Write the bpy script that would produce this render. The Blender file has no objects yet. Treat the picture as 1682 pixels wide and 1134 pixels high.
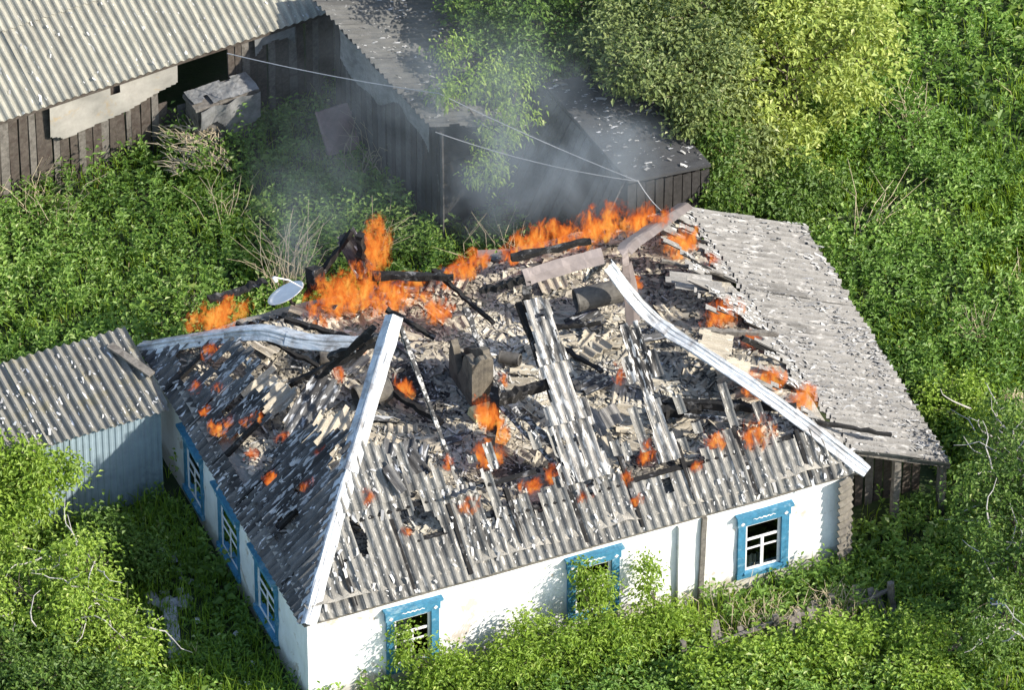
import bpy, math, random
import numpy as np
from mathutils import Vector, Matrix

# ------------------------------------------------------------------ camera, sky, sun, exposure
scene = bpy.context.scene
cd = bpy.data.cameras.new('camera'); cam = bpy.data.objects.new('camera', cd)
scene.collection.objects.link(cam)
cam.location = (-29.555, -79.672, 79.515)
CAM_FWD = Vector((0.29186, 0.70461, -0.64679))
cam.rotation_euler = CAM_FWD.to_track_quat('-Z', 'Y').to_euler()
cd.sensor_width = 36.0; cd.lens = 267.1; cd.clip_start = 1.0; cd.clip_end = 1000.0
scene.camera = cam

SUN_EL = math.radians(33); SUN_AZ = (0.76, -0.65)
az = Vector((SUN_AZ[0], SUN_AZ[1], 0)).normalized()
sun_dir = Vector((az.x * math.cos(SUN_EL), az.y * math.cos(SUN_EL), math.sin(SUN_EL)))
world = bpy.data.worlds.new('World'); scene.world = world; world.use_nodes = True
wn = world.node_tree; bg = wn.nodes['Background']
sky = wn.nodes.new('ShaderNodeTexSky'); sky.sky_type = 'NISHITA'; sky.sun_disc = False
sky.sun_elevation = SUN_EL; sky.sun_rotation = math.atan2(az.x, az.y)
sky.air_density = 1.0; sky.dust_density = 1.0
wn.links.new(sky.outputs[0], bg.inputs['Color']); bg.inputs['Strength'].default_value = 0.15
sl = bpy.data.lights.new('sun', 'SUN'); sl.energy = 4.2; sl.angle = math.radians(0.55); sl.color = (1.0, 0.94, 0.84)
sun = bpy.data.objects.new('sun', sl); scene.collection.objects.link(sun)
sun.rotation_euler = (-sun_dir).to_track_quat('-Z', 'Y').to_euler(); sun.location = (30, -25, 30)
vs = scene.view_settings
scene.display_settings.display_device = 'sRGB'
vs.view_transform = 'Standard'; vs.look = 'None'; vs.exposure = 0.95; vs.gamma = 1.0; vs.use_curve_mapping = False
cy = scene.cycles
cy.max_bounces = 5; cy.diffuse_bounces = 2; cy.glossy_bounces = 2; cy.transmission_bounces = 4
cy.transparent_max_bounces = 12; cy.volume_bounces = 1; cy.use_denoising = True

# ------------------------------------------------------------------ helpers
R = random.Random(11); rng = np.random.default_rng(11)
COL = scene.collection

_T = [np.random.default_rng(100 + i).random((64, 64)) for i in range(8)]
def vn(x, y, k=0):
    """smooth value noise, vectorised, 0..1"""
    x = np.asarray(x, float); y = np.asarray(y, float)
    xi = np.floor(x).astype(int); yi = np.floor(y).astype(int)
    fx = x - xi; fy = y - yi; fx = fx * fx * (3 - 2 * fx); fy = fy * fy * (3 - 2 * fy)
    t = _T[k % 8]; a = t[xi % 64, yi % 64]; b = t[(xi + 1) % 64, yi % 64]; c = t[xi % 64, (yi + 1) % 64]; d = t[(xi + 1) % 64, (yi + 1) % 64]
    return (a * (1 - fx) + b * fx) * (1 - fy) + (c * (1 - fx) + d * fx) * fy
def fbm(x, y, k=0):
    return (vn(x, y, k) + 0.5 * vn(2.1 * x, 2.1 * y, k + 1) + 0.25 * vn(4.3 * x, 4.3 * y, k + 2)) / 1.75

def tag(o, label=None, cat=None, group=None, kind=None):
    if label: o['label'] = label
    if cat: o['category'] = cat
    if group: o['group'] = group
    if kind: o['kind'] = kind
    return o

_invs = {}
def remember(o, mw):
    _invs[o.name] = mw.inverted()

def add(name, me, mat=None, parent=None, mw=None):
    """link a mesh as one object; mw is its WORLD matrix"""
    o = bpy.data.objects.new(name, me)
    mw = mw or Matrix.Identity(4)
    if mat is not None and not me.materials: me.materials.append(mat)
    COL.objects.link(o); o.matrix_world = mw
    if parent is not None:
        o.parent = parent; o.matrix_parent_inverse = _invs[parent.name]; o.matrix_basis = mw
    remember(o, mw)
    return o

def thing(name, loc, label, cat, group=None):
    o = bpy.data.objects.new(name, None); o.empty_display_size = 0.3
    COL.objects.link(o); o.location = loc; remember(o, Matrix.Translation(Vector(loc)))
    return tag(o, label, cat, group)

def mesh(name, V, F, smooth=False):
    me = bpy.data.meshes.new(name)
    me.from_pydata([tuple(v) for v in V], [], [tuple(f) for f in F]); me.update()
    if smooth: me.shade_smooth()
    return me

def quad_mesh(name, V, Q, tone=None, smooth=False):
    """fast: V (n,3), Q (m,4) numpy; tone = one float per face"""
    me = bpy.data.meshes.new(name)
    n, m = len(V), len(Q)
    me.vertices.add(n); me.vertices.foreach_set('co', np.asarray(V, np.float32).ravel())
    me.loops.add(m * 4); me.loops.foreach_set('vertex_index', np.asarray(Q, np.int32).ravel())
    me.polygons.add(m); me.polygons.foreach_set('loop_start', np.arange(0, m * 4, 4, dtype=np.int32))
    me.update(calc_edges=True)
    if tone is not None:
        a = me.attributes.new('tone', 'FLOAT', 'FACE'); a.data.foreach_set('value', np.asarray(tone, np.float32))
    me.polygons.foreach_set('use_smooth', np.full(m, smooth))
    me.validate()
    return me

class MB:
    def __init__(s): s.v = []; s.f = []
    def box(s, c, size, rot=None, jit=0.0):
        c = Vector(c); b = len(s.v)
        for dx in (-.5, .5):
            for dy in (-.5, .5):
                for dz in (-.5, .5):
                    p = Vector((dx * size[0], dy * size[1], dz * size[2]))
                    if jit: p += Vector((R.uniform(-jit, jit), R.uniform(-jit, jit), R.uniform(-jit, jit)))
                    if rot is not None: p = rot @ p
                    s.v.append(c + p)
        for q in ((0, 1, 3, 2), (4, 6, 7, 5), (0, 4, 5, 1), (2, 3, 7, 6), (0, 2, 6, 4), (1, 5, 7, 3)):
            s.f.append([b + i for i in q])
        return s
    def beam(s, p0, p1, w, h, up=(0, 0, 1), jit=0.0, seg=1, wob=0.0, taper=1.0):
        p0 = Vector(p0); p1 = Vector(p1); d = (p1 - p0).normalized()
        up = Vector(up); side = d.cross(up)
        if side.length < 1e-3: side = d.cross(Vector((1, 0, 0)))
        side.normalize(); up = side.cross(d)
        rings = []
        for i in range(seg + 1):
            t = i / seg; k = 1 + (taper - 1) * t
            c = p0.lerp(p1, t)
            if wob and 0 < i < seg: c = c + side * R.uniform(-wob, wob) + up * R.uniform(-wob, wob)
            r = []
            for a, b in ((-1, -1), (1, -1), (1, 1), (-1, 1)):
                r.append(len(s.v)); s.v.append(c + side * (a * w / 2 * k + R.uniform(-jit, jit)) + up * (b * h / 2 * k + R.uniform(-jit, jit)))
            rings.append(r)
        for a, b in zip(rings, rings[1:]):
            for i in range(4): s.f.append([a[i], a[(i + 1) % 4], b[(i + 1) % 4], b[i]])
        s.f.append(rings[0][::-1]); s.f.append(rings[-1]); return s
    def tube(s, pts, rad, n=6, cap=True):
        pts = [Vector(p) for p in pts]; rings = []
        for i, p in enumerate(pts):
            d = (pts[min(i + 1, len(pts) - 1)] - pts[max(i - 1, 0)]).normalized()
            a = d.cross(Vector((0, 0, 1)))
            if a.length < 1e-3: a = d.cross(Vector((1, 0, 0)))
            a.normalize(); b = d.cross(a); r = rad[i] if hasattr(rad, '__len__') else rad
            ring = []
            for k in range(n):
                t = 2 * math.pi * k / n; ring.append(len(s.v)); s.v.append(p + a * (math.cos(t) * r) + b * (math.sin(t) * r))
            rings.append(ring)
        for A, B in zip(rings, rings[1:]):
            for k in range(n): s.f.append([A[k], A[(k + 1) % n], B[(k + 1) % n], B[k]])
        if cap: s.f.append(rings[0][::-1]); s.f.append(rings[-1])
        return s
    def sweep(s, pts, prof, ups, thick=0.006):
        """open sheet profile [(side, up)...] swept along pts; given thickness"""
        pts = [Vector(p) for p in pts]; n = len(prof); rings = []
        for i, p in enumerate(pts):
            d = (pts[min(i + 1, len(pts) - 1)] - pts[max(i - 1, 0)]).normalized()
            up = Vector(ups[i]); side = d.cross(up).normalized(); up = side.cross(d)
            top = []; bot = []
            k_ = 1 + R.uniform(-.07, .07); dn_ = [R.uniform(-.008, .008) for _ in prof]
            for (a, b), q in zip(prof, dn_):
                top.append(len(s.v)); s.v.append(p + side * a * k_ + up * (b + q))
            for (a, b), q in zip(prof, dn_):
                bot.append(len(s.v)); s.v.append(p + side * a * k_ + up * (b + q - thick))
            rings.append(top + bot[::-1])
        m = 2 * n
        for A, B in zip(rings, rings[1:]):
            for k in range(m): s.f.append([A[k], A[(k + 1) % m], B[(k + 1) % m], B[k]])
        for rg, rev in ((rings[0], True), (rings[-1], False)):
            for k in range(n - 1):
                q = [rg[k], rg[k + 1], rg[m - 2 - k], rg[m - 1 - k]]; s.f.append(q[::-1] if rev else q)
        return s
    def build(s, name, mat, parent=None, smooth=False, org=None):
        V = s.v
        mw = None
        if org is None and V:
            xs = [v.x for v in V]; ys = [v.y for v in V]; zs = [v.z for v in V]
            org = Vector(((min(xs) + max(xs)) / 2, (min(ys) + max(ys)) / 2, min(zs)))
        org = Vector(org); mw = Matrix.Translation(org)
        return add(name, mesh(name, [v - org for v in V], s.f, smooth), mat, parent, mw)

def frame(E, S, N, O):
    m = Matrix((E, S, N)).transposed().to_4x4(); m.translation = O; return m

def grid_sheet(name, w, l, nx, ny, zfun, mask=None, thick=0.007, jit=None):
    """thick grid sheet in local x (0..w), y (0..l); mask(cx, cy) -> keep"""
    xs = np.linspace(0, w, nx + 1); ys = np.linspace(0, l, ny + 1)
    X, Y = np.meshgrid(xs, ys, indexing='ij')
    Z = zfun(X, Y)
    cx, cy = np.meshgrid((xs[:-1] + xs[1:]) / 2, (ys[:-1] + ys[1:]) / 2, indexing='ij')
    keep = np.ones((nx, ny), bool) if mask is None else mask(cx, cy)
    if not keep.any(): return None
    if jit:
        X = X + (np.random.default_rng(nx * 7 + ny).random(X.shape) - .5) * jit; Y = Y + (np.random.default_rng(nx * 3 + ny).random(X.shape) - .5) * jit
    top = np.stack([X, Y, Z], -1).reshape(-1, 3); bot = top - np.array([0, 0, thick]); nV = len(top)
    idx = np.arange(nV).reshape(nx + 1, ny + 1)
    i, j = np.nonzero(keep)
    a, b, c, d = idx[i, j], idx[i + 1, j], idx[i + 1, j + 1], idx[i, j + 1]
    Q = [np.stack([a, b, c, d], 1), np.stack([d, c, b, a], 1) + nV]
    P = np.pad(keep, 1)
    def side(sel, p, q):
        Q.append(np.stack([q[sel], p[sel], p[sel] + nV, q[sel] + nV], 1))
    side(~P[i, j + 1], d, a); side(~P[i + 2, j + 1], b, c); side(~P[i + 1, j], a, b); side(~P[i + 1, j + 2], c, d)
    Q = np.concatenate(Q); V = np.concatenate([top, bot])
    used = np.unique(Q); remap = np.zeros(len(V), int); remap[used] = np.arange(len(used))
    return quad_mesh(name, V[used], remap[Q], smooth=False)

def islands(keep, least=10):
    """connected parts of a cell mask, crumbs dropped"""
    lab = np.zeros(keep.shape, int); out = []; k = 0
    for i, j in zip(*np.nonzero(keep)):
        if lab[i, j]: continue
        k += 1; st = [(i, j)]; lab[i, j] = k; n_ = 0
        while st:
            a, b = st.pop(); n_ += 1
            for c, d in ((a + 1, b), (a - 1, b), (a, b + 1), (a, b - 1)):
                if 0 <= c < keep.shape[0] and 0 <= d < keep.shape[1] and keep[c, d] and not lab[c, d]: lab[c, d] = k; st.append((c, d))
        if n_ >= least: out.append(lab == k)
    return out

PITCH = 0.15
_sheet_cache = {}
def slate(parent, plane, s0, t0, w, l, mat, mask=None, lift=0.0, name='slate_sheet', amp=0.026, seed=0, wob=0.004, cell=(6, 0.06)):
    """a corrugated slate sheet on a roof plane (O, E, S, N); mask works in plane coordinates"""
    O, E, S, N = plane; rr = random.Random(seed * 7919 + int(s0 * 100) * 31 + int(t0 * 100))
    nx = max(2, int(round(w / PITCH * cell[0])))
    zf = lambda X, Y: amp * np.cos(2 * np.pi * X / PITCH)
    if mask is None:
        key = (round(w, 3), round(l, 3), amp)
        if key not in _sheet_cache: _sheet_cache[key] = grid_sheet(name, w, l, nx, 1, zf)
        me = _sheet_cache[key]
        if me.materials and me.materials[0] is not mat:
            key = key + (mat.name,)
            if key not in _sheet_cache:
                c = _sheet_cache[key[:3]].copy(); c.materials.clear(); _sheet_cache[key] = c
            me = _sheet_cache[key]
    else:
        k = rr.random() * 50
        zf2 = lambda X, Y: zf(X, Y) + 0.03 * (vn(X * 1.3 + k, Y * 1.5) - .5)
        ny = max(1, int(l / cell[1])); x_ = (np.arange(nx) + .5) * w / nx; y_ = (np.arange(ny) + .5) * l / ny
        cx, cy = np.meshgrid(x_, y_, indexing='ij')
        mes = [grid_sheet(name, w, l, nx, ny, zf2, lambda a, b, m=m: m) for m in islands(mask(cx + s0, cy + t0))]
    org = O + E * s0 + S * t0 + N * (lift + rr.uniform(0, wob))
    mw = frame(E, S, N, org) @ Matrix.Rotation(rr.uniform(-wob, wob), 4, 'X') @ Matrix.Rotation(rr.uniform(-wob, wob) * 1.5, 4, 'Z')
    o = None
    for me in ([me] if mask is None else mes): o = add(name, me, mat, parent, mw)
    return o

# ------------------------------------------------------------------ materials
def newmat(name):
    m = bpy.data.materials.new(name); m.use_nodes = True; nt = m.node_tree
    return m, nt, nt.nodes['Principled BSDF']
def nd(nt, t, **kw):
    n = nt.nodes.new(t)
    for k, v in kw.items(): setattr(n, k, v)
    return n
def coords(nt, kind='Object', scale=(1, 1, 1), rnd=0.0):
    tc = nd(nt, 'ShaderNodeTexCoord'); mp = nd(nt, 'ShaderNodeMapping')
    mp.inputs['Scale'].default_value = scale
    if kind == 'World':
        g = nd(nt, 'ShaderNodeNewGeometry'); nt.links.new(g.outputs['Position'], mp.inputs['Vector'])
    else: nt.links.new(tc.outputs[kind], mp.inputs['Vector'])
    if rnd:
        oi = nd(nt, 'ShaderNodeObjectInfo'); ml = nd(nt, 'ShaderNodeMath', operation='MULTIPLY'); ml.inputs[1].default_value = rnd
        nt.links.new(oi.outputs['Random'], ml.inputs[0]); nt.links.new(ml.outputs[0], mp.inputs['Location'])
    return mp.outputs[0]
def noise(nt, vec, scale, detail=4, rough=.6, dist=0.0):
    n = nd(nt, 'ShaderNodeTexNoise'); n.inputs['Scale'].default_value = scale; n.inputs['Detail'].default_value = detail
    n.inputs['Roughness'].default_value = rough; n.inputs['Distortion'].default_value = dist
    nt.links.new(vec, n.inputs['Vector']); return n.outputs['Fac']
def ramp(nt, fac, stops, interp='LINEAR'):
    r = nd(nt, 'ShaderNodeValToRGB'); r.color_ramp.interpolation = interp; e = r.color_ramp.elements
    while len(e) < len(stops): e.new(0.5)
    for el, (p, c) in zip(e, stops):
        el.position = p; el.color = (c, c, c, 1) if not hasattr(c, '__len__') else (*c, 1)
    nt.links.new(fac, r.inputs[0]); return r.outputs[0]
def mixc(nt, fac, a, b, mode='MIX'):
    m = nd(nt, 'ShaderNodeMix', data_type='RGBA', blend_type=mode)
    for s, v in ((0, fac), (6, a), (7, b)):
        if isinstance(v, bpy.types.NodeSocket): nt.links.new(v, m.inputs[s])
        else: m.inputs[s].default_value = v if not hasattr(v, '__len__') else (*v, 1)
    return m.outputs[2]
def bump(nt, bsdf, h, strength=.4, dist=.01):
    b = nd(nt, 'ShaderNodeBump'); b.inputs['Strength'].default_value = strength; b.inputs['Distance'].default_value = dist
    nt.links.new(h, b.inputs['Height']); nt.links.new(b.outputs[0], bsdf.inputs['Normal'])
def math2(nt, op, a, b):
    m = nd(nt, 'ShaderNodeMath', operation=op)
    for i, v in enumerate((a, b)):
        if isinstance(v, bpy.types.NodeSocket): nt.links.new(v, m.inputs[i])
        elif v is not None: m.inputs[i].default_value = v
    return m.outputs[0]

def slate_mat(name, lo, hi, char=(0.55, 0.75), fleck=(0.6, 0.66), white=(.62, .60, .56), moss=0.0, rough=.9, dark=(.035, .034, .034), fscale=1.0):
    m, nt, b = newmat(name)
    v = coords(nt, 'Object', (1, .35, 1), 37.0); w = coords(nt, 'Object', (1, 1, 1), 19.0)
    base = ramp(nt, noise(nt, v, 7, 6, .7), [(.3, lo), (.7, hi)])
    sp = ramp(nt, noise(nt, w, 55, 3, .6), [(.42, 0.0), (.62, 1.0)])
    base = mixc(nt, math2(nt, 'MULTIPLY', sp, .35), base, tuple(c * 1.35 for c in hi))
    if moss:
        mo = ramp(nt, noise(nt, w, 3.1, 5, .65), [(.52, 0.0), (.68, 1.0)])
        base = mixc(nt, math2(nt, 'MULTIPLY', mo, moss), base, (.20, .17, .085))
    ch = ramp(nt, noise(nt, v, 2.3, 5, .65, .5), [(char[0], 0.0), (char[1], 1.0)])
    base = mixc(nt, ch, base, dark)
    vf = coords(nt, 'Object', (1, .28, 1), 71.0)
    fl = ramp(nt, noise(nt, vf, 17 * fscale, 3, .55, .3), [(fleck[0], 0.0), (fleck[1], 1.0)])
    base = mixc(nt, fl, base, white)
    nt.links.new(base, b.inputs['Base Color']); b.inputs['Roughness'].default_value = rough
    b.inputs['Specular IOR Level'].default_value = .25
    bump(nt, b, noise(nt, w, 60, 4, .7), .5, .006)
    return m

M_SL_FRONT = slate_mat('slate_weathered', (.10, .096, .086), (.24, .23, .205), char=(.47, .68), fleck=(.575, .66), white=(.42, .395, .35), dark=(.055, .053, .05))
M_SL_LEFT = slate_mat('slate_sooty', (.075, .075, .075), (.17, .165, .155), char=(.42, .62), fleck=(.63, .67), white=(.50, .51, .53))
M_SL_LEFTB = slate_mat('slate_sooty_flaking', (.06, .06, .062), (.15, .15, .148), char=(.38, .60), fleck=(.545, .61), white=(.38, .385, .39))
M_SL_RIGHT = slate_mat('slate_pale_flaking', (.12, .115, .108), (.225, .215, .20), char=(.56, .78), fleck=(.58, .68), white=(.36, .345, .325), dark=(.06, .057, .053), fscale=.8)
M_SL_BARN = slate_mat('slate_bleached', (.185, .175, .142), (.33, .315, .255), char=(.53, .78), fleck=(.66, .70), white=(.60, .58, .52), dark=(.13, .12, .10))
M_SL_ANNEX = slate_mat('slate_mossy', (.11, .105, .09), (.23, .22, .19), char=(.55, .8), fleck=(.66, .69), white=(.68, .67, .66), moss=.55, dark=(.07, .065, .06))
M_SL_SHED = slate_mat('slate_dull', (.055, .055, .052), (.12, .117, .108), char=(.5, .75), fleck=(.67, .71), white=(.3, .29, .28))
M_SL_FRAG = slate_mat('slate_ashen', (.22, .19, .145), (.42, .375, .295), char=(.56, .76), fleck=(.60, .66), white=(.56, .52, .43), dark=(.08, .075, .07))
M_SL_STRIP = slate_mat('slate_scorched_strip', (.15, .14, .13), (.31, .295, .265), char=(.47, .62), fleck=(.53, .60), white=(.54, .52, .48), dark=(.03, .029, .028))
M_FELT = slate_mat('roofing_felt', (.025, .025, .026), (.055, .055, .055), char=(.6, .9), fleck=(.66, .69), white=(.45, .45, .46))

def plain(name, col, rough=.7, metal=0.0, vary=.25, scale=6, bumps=.2, grime=None, kind='Object', sc=(1, 1, 1), spec=.3):
    m, nt, b = newmat(name)
    v = coords(nt, kind, sc, 23.0)
    lo = tuple(c * (1 - vary) for c in col); hi = tuple(min(1, c * (1 + vary)) for c in col)
    c = ramp(nt, noise(nt, v, scale, 6, .65), [(.3, lo), (.7, hi)])
    if grime:
        g = ramp(nt, noise(nt, v, scale * .35, 6, .7, .4), [(grime[1], 0.0), (grime[2], 1.0)])
        c = mixc(nt, g, c, grime[0])
    nt.links.new(c, b.inputs['Base Color']); b.inputs['Roughness'].default_value = rough; b.inputs['Metallic'].default_value = metal
    b.inputs['Specular IOR Level'].default_value = spec
    if bumps: bump(nt, b, noise(nt, v, scale * 5, 5, .7), bumps, .01)
    return m

M_ZINC = plain('galvanised_sheet', (.50, .52, .53), .5, .3, .25, 7, .35, ((.26, .25, .24), .48, .62), sc=(1, 1, 1), spec=.5)
M_TIN_BROWN = plain('scorched_tin', (.19, .16, .15), .6, .2, .2, 5, .2, ((.16, .13, .12), .5, .7))
M_BLUE = plain('blue_window_paint', (.05, .19, .30), .65, 0, .25, 14, .3, ((.22, .36, .43), .54, .66), spec=.3)
M_WHITE = plain('white_sash_paint', (.74, .72, .69), .6, 0, .1, 12, .2, ((.45, .40, .34), .62, .72))
M_CHAR = plain('charred_wood', (.016, .015, .014), .9, 0, .4, 14, .9, ((.16, .155, .15), .56, .66), sc=(1, 1, 1))
M_ASHWOOD = plain('ash_coated_wood', (.06, .058, .055), .95, 0, .3, 26, .9, ((.52, .50, .46), .50, .56))
M_WOOD = plain('grey_weathered_board', (.16, .145, .125), .9, 0, .35, 16, .5, ((.06, .05, .042), .52, .72))
M_WOODB = plain('brown_weathered_board', (.088, .073, .060), .9, 0, .4, 16, .5, ((.05, .035, .028), .5, .7))
M_DARKWOOD = plain('dark_grey_board', (.085, .08, .075), .9, 0, .35, 16, .5, ((.035, .033, .03), .52, .72))
M_SHADOWBOARD = plain('shadow_black_board', (.035, .032, .030), .9, 0, .4, 16, .5)  # near-black: the gable's shadow is put into the board colour
M_TARP = plain('bleached_tarpaulin', (.33, .31, .27), .85, 0, .15, 5, .3, ((.40, .28, .13), .58, .72))
M_RAG = plain('dirty_grey_cloth', (.20, .20, .195), .95, 0, .3, 8, .5, ((.10, .10, .10), .5, .68))
M_RIBBED = plain('blue_grey_ribbed_metal', (.27, .345, .385), .55, .2, .12, 4, .1, ((.12, .15, .17), .55, .75))
M_CLAY = plain('clay_plaster_brick', (.15, .13, .10), .95, 0, .3, 9, .7, ((.07, .062, .052), .48, .66))
M_SOOT = plain('sooted_metal', (.13, .12, .105), .75, .2, .3, 9, .3, ((.035, .033, .03), .5, .68))
M_DISH = plain('grey_dish_enamel', (.84, .82, .77), .5, 0, .08, 6, .05, ((.34, .24, .16), .60, .72))
M_BLACK = plain('black_plastic', (.02, .02, .02), .5, 0, .2, 6, .1)
M_WIRE = plain('grey_cable', (.38, .38, .38), .6, 0, .1, 10, 0)
M_STRAW = plain('dry_straw', (.46, .38, .25), .9, 0, .35, 9, .2)
M_CONC = plain('broken_concrete', (.36, .36, .36), .95, 0, .25, 12, .6, ((.18, .18, .17), .5, .7))
M_YELLOW = plain('yellow_foam', (.62, .58, .30), .9, 0, .2, 12, .5)
M_PINKBOARD = plain('faded_pink_board', (.30, .20, .18), .9, 0, .25, 6, .4, ((.16, .12, .11), .5, .7))
M_BLUEPL = plain('blue_plastic', (.03, .08, .20), .5, 0, .2, 6, .1)
M_BARK = plain('bark', (.11, .09, .07), .95, 0, .4, 14, .6)
M_PALEBARK = plain('pale_dead_bark', (.42, .39, .36), .9, 0, .25, 14, .4)
M_STONE = plain('rough_grey_stone', (.15, .135, .11), .95, 0, .35, 11, .8, ((.10, .09, .08), .5, .7))
M_DARKFILL = plain('interior_dark_fill', (.02, .019, .018), .95, 0, .2, 5, 0)  # near-black colour standing in for the shade inside barn and sheds

def limewash():
    m, nt, b = newmat('limewash')
    v = coords(nt, 'World', (1, 1, 1))
    c = ramp(nt, noise(nt, v, 3.5, 6, .6), [(.3, (.74, .74, .72)), (.7, (.84, .84, .82))])
    d = ramp(nt, noise(nt, v, 1.7, 7, .68, .6), [(.58, 0.0), (.63, 1.0)])
    c = mixc(nt, math2(nt, 'MULTIPLY', d, .8), c, (.46, .38, .30))
    w2 = ramp(nt, noise(nt, coords(nt, 'World', (1, 1, .25)), 5.0, 6, .7), [(.48, 0.0), (.70, 1.0)])
    c = mixc(nt, math2(nt, 'MULTIPLY', w2, .5), c, (.60, .58, .53))
    # splash-stained foot of the wall
    g = nd(nt, 'ShaderNodeNewGeometry'); sx = nd(nt, 'ShaderNodeSeparateXYZ'); nt.links.new(g.outputs['Position'], sx.inputs[0])
    z = math2(nt, 'ADD', sx.outputs['Z'], math2(nt, 'MULTIPLY', noise(nt, v, 5, 5, .7), -.5))
    f = ramp(nt, z, [(.0, 1.0), (.16, 0.0)])
    c = mixc(nt, math2(nt, 'MULTIPLY', f, .7), c, (.42, .38, .32))
    nt.links.new(c, b.inputs['Base Color']); b.inputs['Roughness'].default_value = .95; b.inputs['Specular IOR Level'].default_value = .1
    bump(nt, b, noise(nt, v, 14, 6, .65), .35, .02)
    return m
M_WALL = limewash()

def glass():
    m, nt, b = newmat('window_glass')
    for n in list(nt.nodes):
        if n != nt.nodes['Material Output']: nt.nodes.remove(n)
    t = nd(nt, 'ShaderNodeBsdfTransparent'); t.inputs[0].default_value = (.42, .46, .46, 1)
    g = nd(nt, 'ShaderNodeBsdfGlossy'); g.inputs['Roughness'].default_value = .05; g.inputs[0].default_value = (.9, .95, 1, 1)
    f = nd(nt, 'ShaderNodeFresnel'); f.inputs[0].default_value = 1.18
    x = nd(nt, 'ShaderNodeMixShader'); nt.links.new(f.outputs[0], x.inputs[0]); nt.links.new(t.outputs[0], x.inputs[1]); nt.links.new(g.outputs[0], x.inputs[2])
    nt.links.new(x.outputs[0], nt.nodes['Material Output'].inputs[0]); return m
M_GLASS = glass()

def tone_mat(name, stops, rough=.8, transl=0.0, spec=.2):
    """colour picked by the per-face attribute 'tone' (each leaf / chip its own colour)"""
    m, nt, b = newmat(name)
    a = nd(nt, 'ShaderNodeAttribute'); a.attribute_name = 'tone'
    c = ramp(nt, a.outputs['Fac'], stops)
    nt.links.new(c, b.inputs['Base Color']); b.inputs['Roughness'].default_value = rough; b.inputs['Specular IOR Level'].default_value = spec
    if transl:
        t = nd(nt, 'ShaderNodeBsdfTranslucent'); c2 = mixc(nt, 1.0, c, (1.25, 1.2, .5), 'MULTIPLY'); nt.links.new(c2, t.inputs[0])
        x = nd(nt, 'ShaderNodeMixShader'); x.inputs[0].default_value = transl
        nt.links.new(b.outputs[0], x.inputs[1]); nt.links.new(t.outputs[0], x.inputs[2])
        nt.links.new(x.outputs[0], nt.nodes['Material Output'].inputs[0])
    return m
M_NETTLE = tone_mat('nettle_leaf', [(0, (.08, .16, .027)), (.5, (.18, .31, .055)), (.85, (.30, .43, .10)), (1, (.50, .56, .25))], .5, .42, .4)
M_GRASS = tone_mat('grass_blade', [(0, (.11, .20, .02)), (.6, (.25, .37, .038)), (.9, (.35, .46, .07)), (1, (.55, .48, .27))], .6, .42)
M_LEAF_PALE = tone_mat('sunny_side_willow_leaf', [(0, (.17, .24, .04)), (.5, (.34, .41, .09)), (.9, (.52, .56, .17)), (1, (.64, .64, .30))], .5, .35, .35)  # sunlit side of the willows put into a paler leaf colour
M_LEAF_OLIVE = tone_mat('shady_side_willow_leaf', [(0, (.09, .13, .04)), (.5, (.19, .24, .072)), (.9, (.32, .36, .13)), (1, (.47, .47, .25))], .55, .3, .35)  # shaded side of the willows put into a darker leaf colour
M_LEAF_BRIGHT = tone_mat('bright_maple_leaf', [(0, (.13, .22, .025)), (.5, (.26, .38, .05)), (.9, (.39, .50, .10)), (1, (.52, .58, .20))], .5, .4, .3)
M_LEAF_MID = tone_mat('mid_green_leaf', [(0, (.055, .11, .02)), (.5, (.11, .19, .032)), (.9, (.19, .27, .055)), (1, (.29, .34, .1))], .5, .35, .3)
M_CHIP = tone_mat('ash_and_slate_chip', [(0, (.03, .028, .026)), (.2, (.13, .12, .105)), (.4, (.29, .26, .205)), (.66, (.43, .385, .30)), (.9, (.56, .515, .42)), (1, (.68, .645, .56))], .95)
M_FLAKE = tone_mat('white_slate_flake', [(0, (.16, .155, .15)), (.5, (.36, .35, .33)), (1, (.66, .65, .62))], .9)

def ground_mat():
    m, nt, b = newmat('yard_soil')
    v = coords(nt, 'World', (1, 1, 1))
    c = ramp(nt, noise(nt, v, 1.1, 7, .7), [(.3, (.022, .035, .012)), (.5, (.035, .06, .016)), (.72, (.06, .055, .032))])
    nt.links.new(c, b.inputs['Base Color']); b.inputs['Roughness'].default_value = .95
    bump(nt, b, noise(nt, v, 9, 6, .7), .6, .05); return m
M_GROUND = ground_mat()

def ash_floor_mat():
    m, nt, b = newmat('ash_bed')
    v = coords(nt, 'World', (1, 1, 1))
    c = ramp(nt, noise(nt, v, 2.2, 8, .72, .4), [(.26, (.09, .085, .08)), (.40, (.27, .25, .21)), (.6, (.44, .40, .33)), (.8, (.52, .48, .40))])
    nt.links.new(c, b.inputs['Base Color']); b.inputs['Roughness'].default_value = .98
    bump(nt, b, noise(nt, v, 22, 6, .75), .8, .04); return m
M_ASHBED = ash_floor_mat()

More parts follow.
